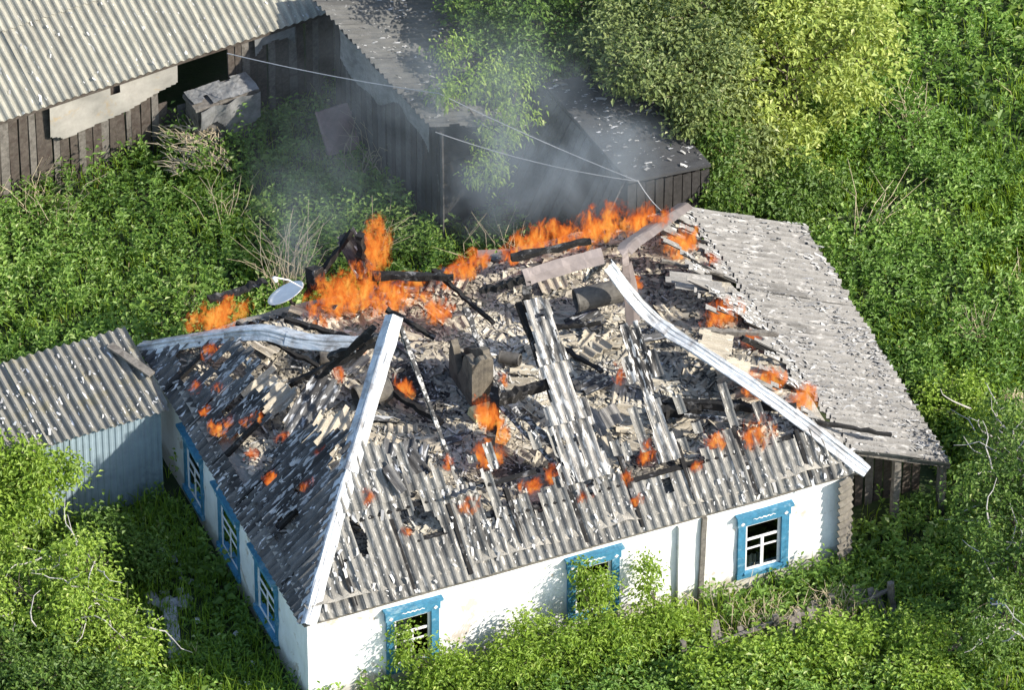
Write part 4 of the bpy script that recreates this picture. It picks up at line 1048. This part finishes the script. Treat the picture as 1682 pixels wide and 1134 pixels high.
# ------------------------------------------------------------------ yard objects
def reeds(x, y, n, label, h=(.5, 1.3), spread=.35, lean=(.3, .5), seed=0, mat=M_STRAW, name='dry_reed_clump'):
    rr = random.Random(seed); mb = MB()
    for i in range(n):
        a = rr.uniform(0, 2 * math.pi); r_ = spread * rr.random(); hh = rr.uniform(*h)
        p = Vector((x + math.cos(a) * r_, y + math.sin(a) * r_, 0)); l = Vector((rr.gauss(lean[0], .35), rr.gauss(lean[1], .35), 1)).normalized()
        q = p + l * hh * .6; e = q + (l + Vector((rr.gauss(0, .5), rr.gauss(0, .5), -.3))).normalized() * hh * .4
        mb.tube([p, q, e], [.007, .006, .003], 4)
    return tag(mb.build(name, mat), label, 'dry reeds', 'clumps of dry reeds in the yard')
reeds(3.3, 9.3, 60, 'tall straw coloured reed clump behind the satellite dish', (.8, 1.7), .35, (.25, .6), 1)
reeds(3.0, 11.4, 14, 'thin dry reed clump in the middle of the left field', (.6, 1.2), .3, (.3, .5), 2)
reeds(1.5, 9.4, 30, 'low dry reed clump flattened above the arched cap', (.4, .9), .5, (.9, .1), 3)
reeds(.3, 13.0, 50, 'dry brown reed clump below the left end of the barn', (.5, 1.1), .8, (.2, -.1), 4)
reeds(4.9, 9.8, 16, 'sparse dry reed clump behind the tall flame', (.6, 1.2), .4, (.6, .2), 5)
reeds(5.9, 12.1, 50, 'tangled dry stalk clump beside the pinkish board', (.4, 1.1), .5, (.1, .1), 6)
reeds(6.9, 8.4, 60, 'smoky dry brush clump behind the back wall', (.5, 1.2), .8, (.1, .2), 7)
reeds(11.6, 8.2, 40, 'dry stalk clump beyond the far lean-to corner', (.5, 1.0), .3, (-.1, .3), 8)
reeds(13.3, 3.9, 50, 'bleached straw clump right of the lean-to', (.4, .9), .35, (-.3, .2), 9)
reeds(14.2, 4.6, 16, 'thin straw clump at the right edge of the field', (.4, .9), .4, (.6, .3), 10)
reeds(12.6, 7.0, 10, 'two long dry stalks fallen in the right grass', (.9, 1.6), .3, (.7, .5), 11)
reeds(7.3, -1.0, 150, 'broken straw clump over the fallen fence', (.25, .7), .6, (.2, .1), 12)
reeds(8.4, -1.05, 140, 'bleached straw clump at the right end of the fallen fence', (.25, .65), .55, (.1, -.1), 13)
reeds(6.8, -.35, 14, 'thin dry stalk clump under the right front window', (.5, 1.1), .5, (.3, -.2), 14)
reeds(14.6, 9.4, 20, 'dry stalk clump beside the pale shrub', (.5, 1.1), .4, (0, .4), 15)

hb = MB()
for i in range(420):
    a = R.uniform(0, 6.28); r_ = .42 * math.sqrt(R.random()); x = 13.05 + math.cos(a) * r_; y = 2.15 + math.sin(a) * r_; z = .38 * (1 - (r_ / .45) ** 2) + .05; b = R.uniform(0, 6.28)
    hb.tube([(x, y, z), (x + math.cos(b) * .16, y + math.sin(b) * .16, z + R.uniform(-.05, .05))], .006, 3)
tag(hb.build('hay_heap', M_STRAW), 'grey hay heap at the right edge beyond the lean-to', 'hay heap')

# fallen fence
fence = thing('fallen_fence', (7.6, -1.15, 0), 'collapsed grey board fence in the nettles before the house', 'fence')
for i in range(26):
    x = 5.95 + i * .135; y = -1.25 + .12 * math.sin(i * .4) + R.uniform(-.03, .03)
    if R.random() < .15: continue
    MB().beam((x, y, 0), (x + R.uniform(-.12, .12), y + R.uniform(.2, .42), R.uniform(.22, .42)), .10, .02, (0, -1, .2), .004).build('picket', M_WOOD, fence)
MB().beam((5.85, -1.2, .30), (7.4, -1.12, .38), .06, .04, jit=.006, seg=6, wob=.02).build('rail', M_WOOD, fence)
MB().beam((7.35, -1.05, .36), (8.55, -1.02, .20), .06, .04, jit=.006, seg=5, wob=.02).build('rail', M_WOOD, fence)
MB().beam((8.45, -1.15, .16), (9.4, -1.1, .36), .06, .04, jit=.006, seg=5, wob=.02).build('rail', M_WOOD, fence)
for x in (5.85, 7.4, 9.35): MB().beam((x, -1.18, -.1), (x - .04, -1.16, .55), .08, .08, (0, -1, 0), .006, 3).build('post', M_WOOD, fence)

# rubble by the left wall
tag(MB().beam((-1.36, 1.95, .06), (-1.05, 3.05, .10), .20, .08, jit=.02, seg=5, wob=.02).build('concrete_slab', M_CONC), 'long broken concrete slab in the shade left of the house', 'slab')
def stone(x, y, z, r, label, group=None, mat=M_CONC):
    bm = bmesh.new(); bmesh.ops.create_icosphere(bm, subdivisions=2, radius=r); rr = random.Random(int(x * 1000 + y * 77))
    for v in bm.verts: v.co *= 1 + rr.uniform(-.28, .28); v.co.z *= .55
    me = bpy.data.meshes.new('stone'); bm.to_mesh(me); bm.free()
    return tag(add('rubble_stone', me, mat, None, Matrix.Translation((x, y, z))), label, 'stone', group)
for i in range(26):
    a = R.uniform(0, 6.28); r_ = .38 * math.sqrt(R.random())
    stone(-1.05 + math.cos(a) * r_, 3.25 + math.sin(a) * r_ * .8, .05, R.uniform(.03, .12), 'grey rubble stone in the heap left of the house', 'rubble stones left of the house')
for i in range(8):
    stone(-.55 + R.uniform(-.15, .15), 3.9 + R.uniform(-.5, .5), .04, R.uniform(.03, .09), 'grey rubble stone beside the shaded side wall', 'rubble stones beside the side wall')
for x, y in ((-.75, 2.6), (-.35, 1.35), (-.55, .95), (-.8, 1.7), (-.3, 2.1)):
    tag(MB().box((x, y, .10), (.10, .07, .03), rz(R.uniform(0, 180), 20, 10), .015).build('litter_scrap', M_WHITE), 'white scrap of litter in the shaded grass', 'litter', 'white litter scraps left of the house')

# sheet pile in the left field, pink board, blue canister
pile = MB()
for i in range(240):
    u, v_ = R.uniform(0, 1), R.uniform(0, 1); x = 2.75 + .95 * u - .1 * v_; y = 13.55 - .95 * v_ - .2 * u; z = .62 - .25 * v_ + .10 * math.sin(3.1 * u); a = R.gauss(1.9, .5); l = R.uniform(.15, .4)
    pile.tube([(x, y, z), (x + math.cos(a) * l * .5, y + math.sin(a) * l * .5, z + R.uniform(0, .05)), (x + math.cos(a) * l, y + math.sin(a) * l, z + R.uniform(-.05, .02))], [.010, .009, .005], 4)
tag(pile.build('thatch_heap', M_STRAW), 'pale heap of old thatch straw lying below the barn wall', 'straw heap')
tag(MB().box((5.65, 12.70, .45), (.75, .08, .75), rz(8, -35, 4), .03).build('leaning_board', M_PINKBOARD), 'faded pinkish board leaning in the smoky yard', 'board')
tag(MB().box((6.55, 8.25, .40), (.55, .06, .8), rz(-15, -30, 4), .03).build('leaning_board', M_PINKBOARD), 'dull pinkish board behind the back wall in smoke', 'board')
can = MB(); can.tube([(10.72, -2.05, .12), (10.72, -2.05, .18), (10.72, -2.05, .46), (10.72, -2.05, .50)], [.14, .15, .15, .11], 14); can.tube([(10.72, -2.05, .50), (10.72, -2.05, .56)], .035, 8)
tag(can.build('canister', M_BLUEPL), 'dark blue plastic canister among twigs at the right edge', 'canister')
tv = MB(); n1, n2 = 22, 10
for i in range(n1):
    for j in range(n2):
        a = 2 * math.pi * i / n1; b = 2 * math.pi * j / n2; tv.v.append(Vector((9.75 + (.17 + .05 * math.cos(b)) * math.cos(a), -2.38 + (.17 + .05 * math.cos(b)) * math.sin(a), .20 + .06 * math.sin(b))))
for i in range(n1):
    for j in range(n2): tv.f.append([i * n2 + j, ((i + 1) % n1) * n2 + j, ((i + 1) % n1) * n2 + (j + 1) % n2, i * n2 + (j + 1) % n2])
tag(tv.build('pail_rim', M_SOOT, smooth=True), 'rusty round metal ring in the lower right bushes', 'ring')

# ------------------------------------------------------------------ vegetation
def leaves(P, D, L, W, tone, g, droop=.25, fold=.18):
    """diamond leaves: base P, unit direction D, length L, width W"""
    n = len(P); up = np.array([0, 0, 1.0]) + g.normal(0, .28, (n, 3))
    S = np.cross(D, up); S /= np.linalg.norm(S, axis=1, keepdims=True) + 1e-9; N = np.cross(S, D)
    L = L[:, None]; W = W[:, None]
    mid = P + D * L * .45 + N * L * fold * .5; tipv = P + D * L - np.array([0, 0, 1.0]) * L * droop
    V = np.stack([P, mid + S * W / 2, tipv, mid - S * W / 2], 1).reshape(-1, 3)
    Q = np.arange(n)[:, None] * 4 + np.array([[0, 1, 2, 3]])
    return V, Q, tone

FOOT = [(-.02, L1 + .02, -.02, L2 + .05)]
def clear(x, y):
    ok = ~((x > .05) & (x < L1 - .05) & (y > .05) & (y < L2 - .05))
    ok &= ~((x > 9.3) & (x < 11.3) & (y > .9) & (y < 6.9))
    ok &= ~((x > -5) & (x < 0) & (y > 5.55) & (y < 7.05))
    d = (x - bO.x) * bY.x + (y - bO.y) * bY.y; ok &= d < .2
    u = (x - 6.15) * sU.x + (y - 9.78) * sU.y; v = -((x - 6.15) * sV.x + (y - 9.78) * sV.y); ok &= ~((u > .1) & (u < 2.6) & (v > .1) & (v < 4))
    u = (x - 8.65) * tU.x + (y - 7.57) * tU.y; v = -((x - 8.65) * tV.x + (y - 7.57) * tV.y); ok &= ~((u > -1.0) & (u < 1.5) & (v > 0) & (v < 2.9))
    return ok
def view_ok(x, y, m=.8):
    """inside the stretch of yard that is modelled"""
    fx, fy = .3827, .9239
    f = x * fx + y * fy; r = x * fy - y * fx
    return (r > -6.2 - m) & (r < 12.4 + m) & (f > -1.2 - m) & (f < 19.5 + m)

def herb_field(name, n_try, hfun, dens, mat, seed, K=14, leaf=(.045, .10), label='', wid=.48):
    g = np.random.default_rng(seed)
    x = g.uniform(-6, 19.5, n_try); y = g.uniform(-6.5, 20, n_try)
    k = view_ok(x, y) & clear(x, y); x, y = x[k], y[k]
    k = g.random(len(x)) < dens(x, y); x, y = x[k], y[k]; n = len(x)
    h = hfun(x, y) * (.5 + .75 * g.random(n) + .6 * (g.random(n) > .9))
    kk = np.arange(K); lv = (.25 + .75 * (kk + .5) / K)[None, :]
    ln_ = g.normal(0, .16, (n, 2))
    z = h[:, None] * lv; X = x[:, None] + ln_[:, :1] * z; Y = y[:, None] + ln_[:, 1:] * z
    azm = kk[None, :] * 2.4 + g.random((n, 1)) * 6.28 + g.normal(0, .3, (n, K))
    el = (.15 + .35 * lv) + g.normal(0, .3, (n, K))
    D = np.stack([np.cos(azm) * np.cos(el), np.sin(azm) * np.cos(el), np.sin(el)], -1).reshape(-1, 3)
    P = np.stack([X, Y, z], -1).reshape(-1, 3); m_ = n * K
    L = (leaf[0] + (leaf[1] - leaf[0]) * g.random(m_)) * (1.15 - .35 * np.tile(lv, (n, 1)).ravel()); W = L * wid
    P = P + D * .015
    tone = np.clip(.35 + .5 * (g.random(m_) - .5) + .9 * (np.repeat(fbm(x * .7, y * .7, 3), K) - .5) + .15 * np.tile(lv, (n, 1)).ravel() + .4 * (g.random(m_) > .96), 0, 1)
    V, Q, T = leaves(P, D, L, W, tone, g, .22)
    return tag(add(name, quad_mesh(name, V, Q, T), mat), label, 'undergrowth', kind='stuff')

def hN(x, y):
    h = .10 + 1.1 * np.clip(fbm(x * .9, y * .9, 1) - .22, 0, 1) + .35 * (vn(x * 2.3, y * 2.3, 4) - .45)
    near = np.minimum(np.abs(x - 0), 3); h = np.where((x > -2.0) & (x < 0) & (y < 5.6) & (y > -1), h * .45, h)
    h = np.where((y < 0) & (y > -1.0) & (x > 0), h * .8, h)
    return np.clip(h, .08, .8)
def dN(x, y):
    d = .05 + 1.35 * fbm(x * 1.3 + 4, y * 1.3, 5)
    d = np.where((x > 10.5), d * (.55 + .8 * fbm(x * .5, y * .5, 2)), d)
    d = np.where(((x + 1.1) ** 2 + (y - 3.0) ** 2 < .5), d * .15, d)
    return np.clip(d, 0, 1)
herb_field('nettle_undergrowth', 52000, hN, dN, M_NETTLE, 1, 13, (.065, .155), 'dense green nettles and weeds covering the yard')
herb_field('burdock_patch', 5200, lambda x, y: .20 + .45 * fbm(x * 1.1 + 8, y * 1.1, 2), lambda x, y: np.clip(2.6 * (fbm(x * .8 + 20, y * .8, 6) - .46), 0, 1), M_LEAF_MID, 9, 7, (.12, .26), 'broad leaved burdock scattered through the weeds', .62)

def grass_field(name, n_try, dens, seed, mat, label):
    g = np.random.default_rng(seed)
    x = g.uniform(-6, 19.5, n_try); y = g.uniform(-6.5, 20, n_try)
    k = view_ok(x, y) & clear(x, y); x, y = x[k], y[k]
    k = g.random(len(x)) < dens(x, y); x, y = x[k], y[k]; n = len(x)
    az_ = g.random(n) * 6.28; h = .14 + .34 * g.random(n) * (.5 + fbm(x * .8, y * .8, 4)); b = .1 + .5 * g.random(n)
    d = np.stack([np.cos(az_), np.sin(az_), 0 * az_], 1); s = np.stack([-np.sin(az_), np.cos(az_), 0 * az_], 1) * (.004 + .006 * g.random(n))[:, None]
    P = np.stack([x, y, 0 * x], 1); U = np.array([0, 0, 1.0])
    A = P + d * (b * h * .25)[:, None] + U * (h * .6)[:, None]; B = P + d * (b * h)[:, None] + U * (h * (1 - .3 * b))[:, None]
    V = np.stack([P - s, P + s, A + s, A - s, B + s * .3, B - s * .3], 1).reshape(-1, 3)
    Q = (np.arange(n)[:, None, None] * 6 + np.array([[[0, 1, 2, 3], [3, 2, 4, 5]]])).reshape(-1, 4)
    tone = np.repeat(np.clip(.35 + .6 * (g.random(n) - .4) + .6 * (fbm(x * .6, y * .6, 6) - .5) + .5 * (g.random(n) > .965), 0, 1), 2)
    return tag(add(name, quad_mesh(name, V, Q, tone), mat), label, 'grass', kind='stuff')
def dG(x, y):
    d = .18 + 0 * x
    d = np.where(x > 10.3, .10 + 3.2 * np.clip(fbm(x * .7 + 2, y * .7, 2) - .50, 0, 1), d)
    d = np.where((x < 0) & (y < 5.6), .5, d)
    d = np.where((y < 0) & (x > 0), .35, d)
    return d
grass_field('grass', 420000, dG, 2, M_GRASS, 'long fresh grass growing between the weeds')

def limb_pts(p0, p1, g, k=5, wob=.12):
    p0 = Vector(p0); p1 = Vector(p1); L = (p1 - p0).length
    return [p0.lerp(p1, i / k) + (Vector((g.normal(0, wob * L * .25), g.normal(0, wob * L * .25), g.normal(0, wob * L * .1))) if 0 < i < k else Vector((0, 0, 0))) for i in range(k + 1)]

def tree(name, label, base, blobs, n_leaf, leaf, mat, seed, cat='tree', group=None, bark=M_BARK, trunk=.09, twigs=30, tone0=.4, wid=.6, clumpy=.13, bare=0, droop=.3):
    """blobs: (cx, cy, cz, rx, ry, rz, weight) crown masses; leaves sit in clumps round twig ends"""
    g = np.random.default_rng(seed); root = thing(name, base, label, cat, group)
    base = Vector(base); B = np.array(blobs, float); wts = B[:, 6] / B[:, 6].sum()
    mb = MB(); top = Vector(B[:, :3].mean(0)); fork = base.lerp(top, .45) + Vector((g.normal(0, .06), g.normal(0, .06), 0))
    mb.tube([base - Vector((0, 0, .1)), base.lerp(fork, .5) + Vector((g.normal(0, .03), g.normal(0, .03), 0)), fork], [trunk, trunk * .8, trunk * .65], 8)
    ends = []
    for b in B:
        c = Vector(b[:3]); mb.tube(limb_pts(fork, c, g), list(np.linspace(trunk * .6, trunk * .2, 6)), 6)
        for _ in range(max(3, int(twigs * b[6] / B[:, 6].sum()))):
            d = g.normal(0, 1, 3); d /= np.linalg.norm(d); d[2] = abs(d[2]) * .8 - .15; rr_ = .55 + .45 * g.random() ** .5
            e = c + Vector((d[0] * b[3] * rr_, d[1] * b[4] * rr_, d[2] * b[5] * rr_)); s_ = fork.lerp(c, .4 + .6 * g.random())
            mb.tube(limb_pts(s_, e, g, 4, .2), list(np.linspace(trunk * .18, .004, 5)), 4); ends.append(e)
    mb.build('trunk', bark, root)
    # clumps
    nc = max(12, n_leaf // 55); which = g.choice(len(B), nc, p=wts)
    d = g.normal(0, 1, (nc, 3)); d /= np.linalg.norm(d, axis=1, keepdims=True); rad = g.random(nc) ** .38
    C_ = B[which, :3] + d * rad[:, None] * B[which, 3:6]
    C_[:, 2] = np.maximum(C_[:, 2], .12)
    ci = g.integers(0, nc, n_leaf); off = g.normal(0, clumpy, (n_leaf, 3)); off[:, 2] *= .75
    P = C_[ci] + off; P[:, 2] = np.maximum(P[:, 2], .05)
    D = g.normal(0, 1, (n_leaf, 3)); D[:, 2] = D[:, 2] * .55 - .05; D += .5 * off / clumpy * .5; D /= np.linalg.norm(D, axis=1, keepdims=True)
    L = leaf[0] + (leaf[1] - leaf[0]) * g.random(n_leaf)
    tone = np.clip(tone0 + .45 * (g.random(n_leaf) - .5) + .3 * (g.random(nc)[ci] - .5) + .45 * (g.random(n_leaf) > .95), 0, 1)
    V, Q, T = leaves(P, D, L, L * wid, tone, g, droop)
    add('crown', quad_mesh('crown', V, Q, T), mat, root)
    if bare:
        for _ in range(bare):
            b = B[g.integers(0, len(B))]; s_ = Vector(b[:3]) + Vector((g.normal(0, b[3] * .4), g.normal(0, b[4] * .4), g.normal(0, b[5] * .3)))
            q = s_; P_ = [q]
            dr = Vector((g.normal(0, 1), g.normal(0, 1), g.normal(.2, .5))).normalized()
            for k in range(5):
                dr = (dr + Vector((g.normal(0, .35), g.normal(0, .35), g.normal(0, .35)))).normalized(); q = q + dr * g.uniform(.10, .24); P_.append(q)
            MB().tube(P_, list(np.linspace(.015, .004, 6)), 5).build('dead_twig', M_PALEBARK, root)
    return root

tree('willow_tree', 'big pale green willow bush in full sun behind the lean-to', (12.0, 9.6, 0),
     [(12.4, 9.7, 1.9, 1.5, 1.3, 1.3, 3), (13.4, 10.0, 1.8, 1.1, 1.1, 1.2, 2.4), (12.8, 11.2, 2.4, 1.4, 1.2, 1.3, 2.4), (14.1, 11.6, 2.0, 1.0, 1.0, 1.2, 1.8), (12.0, 8.9, 1.0, .9, .8, .8, 1.2)],
     19000, (.065, .13), M_LEAF_PALE, 11, trunk=.12, twigs=60)
tree('willow_tree', 'olive grey willow in half shade right of the felt roof', (10.9, 9.9, 0),
     [(10.7, 9.5, 2.3, 1.0, .9, 1.1, 3), (11.3, 10.9, 2.6, 1.2, 1.1, 1.2, 2.6), (10.0, 10.5, 2.6, .9, .9, .9, 2), (10.9, 8.6, 1.4, .7, .6, .9, 1.6), (9.7, 9.5, 2.9, .7, .7, .4, 1.3), (10.3, 8.7, 2.4, .5, .5, .5, 1.0)],
     18000, (.06, .12), M_LEAF_OLIVE, 12, trunk=.12, twigs=50)
tree('orchard_tree', 'dark leafy tree behind the two sheds in the smoke', (9.0, 12.4, 0),
     [(9.2, 11.9, 2.4, 1.0, 1.0, 1.0, 2), (8.2, 11.3, 2.6, .8, .9, .6, 1.6), (8.0, 12.6, 2.8, .8, .9, .7, 1.6), (10.1, 12.4, 2.7, 1.2, 1.1, 1.2, 3), (8.9, 13.2, 2.5, 1.1, 1.1, 1.1, 2), (11.0, 13.4, 2.6, 1.3, 1.2, 1.2, 2.6)],
     15000, (.065, .12), M_LEAF_MID, 13, trunk=.12, twigs=50, tone0=.3)
tree('young_maple', 'slim young maple with bright drooping sprays between the sheds', (7.6, 10.0, 0),
     [(6.60, 10.45, 2.60, .32, .32, .25, 1.4), (7.05, 11.3, 2.7, .28, .45, .25, 1.2), (7.35, 10.7, 2.5, .45, .5, .4, 2), (7.5, 9.8, 2.1, .5, .5, .5, 2), (7.9, 10.6, 2.3, .5, .5, .4, 1.6), (6.95, 9.55, 1.6, .35, .3, .4, 1)],
     3600, (.06, .12), M_LEAF_BRIGHT, 14, trunk=.04, twigs=40, wid=.38, clumpy=.11, droop=.6)
tree('elder_bush', 'low leafy bush behind the far lean-to corner', (11.4, 7.9, 0),
     [(11.3, 8.0, .6, .7, .6, .5, 2), (12.1, 8.2, .6, .7, .6, .5, 2), (10.35, 7.85, 1.1, .45, .4, .75, 1.6), (10.5, 8.6, 1.9, .5, .6, .5, 1.2)], 7000, (.06, .11), M_LEAF_MID, 15, 'bush', trunk=.04)
tree('maple_bush', 'sunlit maple bush at the left edge over the annex wall', (-2.9, 5.0, 0),
     [(-2.75, 5.1, 1.45, .65, .6, .65, 2), (-2.5, 5.35, 1.7, .4, .3, .3, .8), (-3.1, 5.6, 1.9, .6, .6, .6, 1.2), (-2.05, 5.15, 1.55, .4, .15, .2, .35), (-3.5, 4.6, 1.2, .6, .6, .7, 1.4)],
     8000, (.06, .12), M_LEAF_BRIGHT, 16, 'bush', trunk=.05, wid=.5)
tree('lilac_bush', 'thin half-dry bush with bare twigs at the lower left', (-2.7, 2.8, 0),
     [(-2.45, 3.2, 1.3, .65, .6, .6, 2), (-2.7, 2.4, 1.0, .7, .6, .6, 2), (-2.2, 1.9, .8, .5, .5, .5, 1.2), (-3.4, 3.2, 1.0, .8, .8, .7, 1.6)],
     8500, (.05, .10), M_LEAF_BRIGHT, 17, 'bush', trunk=.06, twigs=70, wid=.55, bare=34, tone0=.5)
tree('lilac_bush', 'green bush in the lower left corner', (-3.6, 1.4, 0),
     [(-3.6, 1.5, .8, .8, .7, .6, 2), (-2.7, 1.0, .6, .6, .6, .5, 1.4), (-4.3, 2.4, .9, .7, .7, .6, 1.5)], 6500, (.06, .11), M_LEAF_MID, 18, 'bush', trunk=.05)
tree('elder_bush', 'shaded bush between the annex and the lilac', (-1.7, 4.3, 0),
     [(-1.7, 4.4, .55, .6, .6, .45, 2), (-1.2, 3.9, .4, .4, .4, .35, 1)], 3200, (.06, .10), M_LEAF_MID, 19, 'bush', trunk=.04)
tree('maple_bush', 'bright maple bush before the left front window', (2.1, -.55, 0),
     [(2.05, -.35, .70, .40, .28, .45, 1.6), (2.5, -.60, .50, .5, .35, .4, 1.6), (1.62, -.12, 1.0, .14, .10, .5, .5)], 3800, (.05, .10), M_LEAF_BRIGHT, 20, 'bush', trunk=.03, wid=.45, clumpy=.10)
tree('maple_bush', 'dense bright maple bush between the two front windows', (3.6, -.75, 0),
     [(3.2, -.65, .55, .55, .35, .42, 2), (4.0, -.75, .60, .55, .35, .45, 2), (3.6, -.35, .85, .35, .15, .3, .5)], 5200, (.05, .10), M_LEAF_BRIGHT, 21, 'bush', trunk=.03, wid=.45, clumpy=.11)
tree('maple_bush', 'tall maple bush reaching up the middle front window', (4.75, -.65, 0),
     [(4.7, -.70, .65, .45, .35, .45, 2), (4.72, -.30, 1.20, .22, .14, .45, .9), (4.55, -.15, 1.5, .12, .08, .25, .25), (5.1, -.85, .5, .4, .35, .4, 1.2)], 4800, (.05, .10), M_LEAF_BRIGHT, 22, 'bush', trunk=.03, wid=.45, clumpy=.10)
tree('maple_bush', 'loose maple bush right of the middle front window', (5.7, -.6, 0),
     [(5.6, -.62, .55, .45, .35, .42, 1.6), (5.60, -.22, 1.15, .18, .12, .5, .55), (6.1, -.75, .4, .4, .35, .35, 1)], 3600, (.05, .10), M_LEAF_BRIGHT, 23, 'bush', trunk=.03, wid=.45, clumpy=.10)
tree('elder_bush', 'leafy bush in front of the fallen fence', (7.0, -2.0, 0),
     [(6.9, -2.0, .4, .8, .5, .45, 2), (8.0, -2.1, .45, .8, .55, .5, 2), (6.0, -1.9, .4, .6, .5, .4, 1.4)], 7500, (.06, .11), M_LEAF_BRIGHT, 24, 'bush', trunk=.03)
tree('plum_tree', 'twiggy plum tree with bare pale branches at the right edge', (11.4, -1.6, 0),
     [(11.3, -.9, 1.5, .9, .8, .8, 2.4), (10.8, -2.3, 1.5, .8, .8, .8, 2), (12.0, -.1, 1.4, .8, .8, .8, 2), (10.2, -3.2, 1.1, .7, .7, .7, 1.6), (12.2, .9, 1.1, .6, .6, .6, 1.2), (12.6, -1.8, 2.2, .9, .9, .9, 2), (11.6, -2.9, 2.0, .8, .8, .8, 1.6)],  # last two crown masses reach out of view, added to shade the yard
     15000, (.05, .10), M_LEAF_MID, 25, trunk=.09, twigs=80, bare=70)
tree('maple_bush', 'yellow green bush beside the lean-to roof', (12.2, 2.3, 0),
     [(12.1, 2.4, .55, .55, .5, .4, 2), (12.3, 1.5, .6, .5, .5, .45, 1.6)], 3600, (.05, .095), M_LEAF_BRIGHT, 26, 'bush', trunk=.03)
tree('maple_bush', 'small bush hugging the far end of the lower fence', (9.3, -2.5, 0),
     [(9.2, -2.5, .5, .5, .45, .45, 2), (8.9, -3.1, .45, .6, .5, .4, 1.5)], 3200, (.05, .095), M_LEAF_BRIGHT, 27, 'bush', trunk=.03)

# ------------------------------------------------------------------ smoke
def smoke():
    m, nt, b = newmat('smoke'); nt.nodes.remove(b); out = nt.nodes['Material Output']
    geo = nd(nt, 'ShaderNodeNewGeometry')
    tot = None
    for (c, r, k) in (((7.9, 7.2, 3.0), (1.5, 1.0, 1.3), 1.9), ((6.5, 7.5, 3.0), (1.6, 1.1, 1.3), 1.3), ((7.0, 9.0, 3.3), (2.0, 1.6, 1.5), .55), ((5.9, 10.2, 3.2), (1.8, 1.8, 1.2), .22),
                      ((3.7, 9.0, 2.3), (1.3, 1.5, 1.4), .35), ((2.75, 7.3, 2.9), (.45, .7, .9), .9), ((6.2, 9.6, 3.0), (4.6, 3.6, 2.0), .16)):
        sb = nd(nt, 'ShaderNodeVectorMath', operation='SUBTRACT'); nt.links.new(geo.outputs['Position'], sb.inputs[0]); sb.inputs[1].default_value = c
        dv = nd(nt, 'ShaderNodeVectorMath', operation='DIVIDE'); nt.links.new(sb.outputs[0], dv.inputs[0]); dv.inputs[1].default_value = r
        ln = nd(nt, 'ShaderNodeVectorMath', operation='LENGTH'); nt.links.new(dv.outputs[0], ln.inputs[0])
        f = nd(nt, 'ShaderNodeMapRange'); f.interpolation_type = 'SMOOTHSTEP'; nt.links.new(ln.outputs['Value'], f.inputs[0])
        f.inputs[1].default_value = 1.0; f.inputs[2].default_value = 0.0; f.inputs[3].default_value = 0.0; f.inputs[4].default_value = k
        tot = f.outputs[0] if tot is None else math2(nt, 'ADD', tot, f.outputs[0])
    v = coords(nt, 'World', (1, .8, .7))
    nz = ramp(nt, noise(nt, v, 1.5, 5, .6, 1.0), [(.38, 0.12), (.64, 1.0)])
    d = math2(nt, 'MULTIPLY', math2(nt, 'MULTIPLY', tot, nz), .80)
    pv = nd(nt, 'ShaderNodeVolumePrincipled'); pv.inputs['Color'].default_value = (.36, .41, .45, 1); pv.inputs['Anisotropy'].default_value = .0
    nt.links.new(d, pv.inputs['Density']); nt.links.new(pv.outputs[0], out.inputs['Volume'])
    m.cycles.volume_step_rate = 1.0
    return m
sm = MB().box((6.0, 9.9, 3.2), (10.5, 7.6, 3.8)); o = sm.build('smoke', smoke()); tag(o, 'grey blue smoke drifting from the fire over the back yard', 'smoke', kind='stuff')
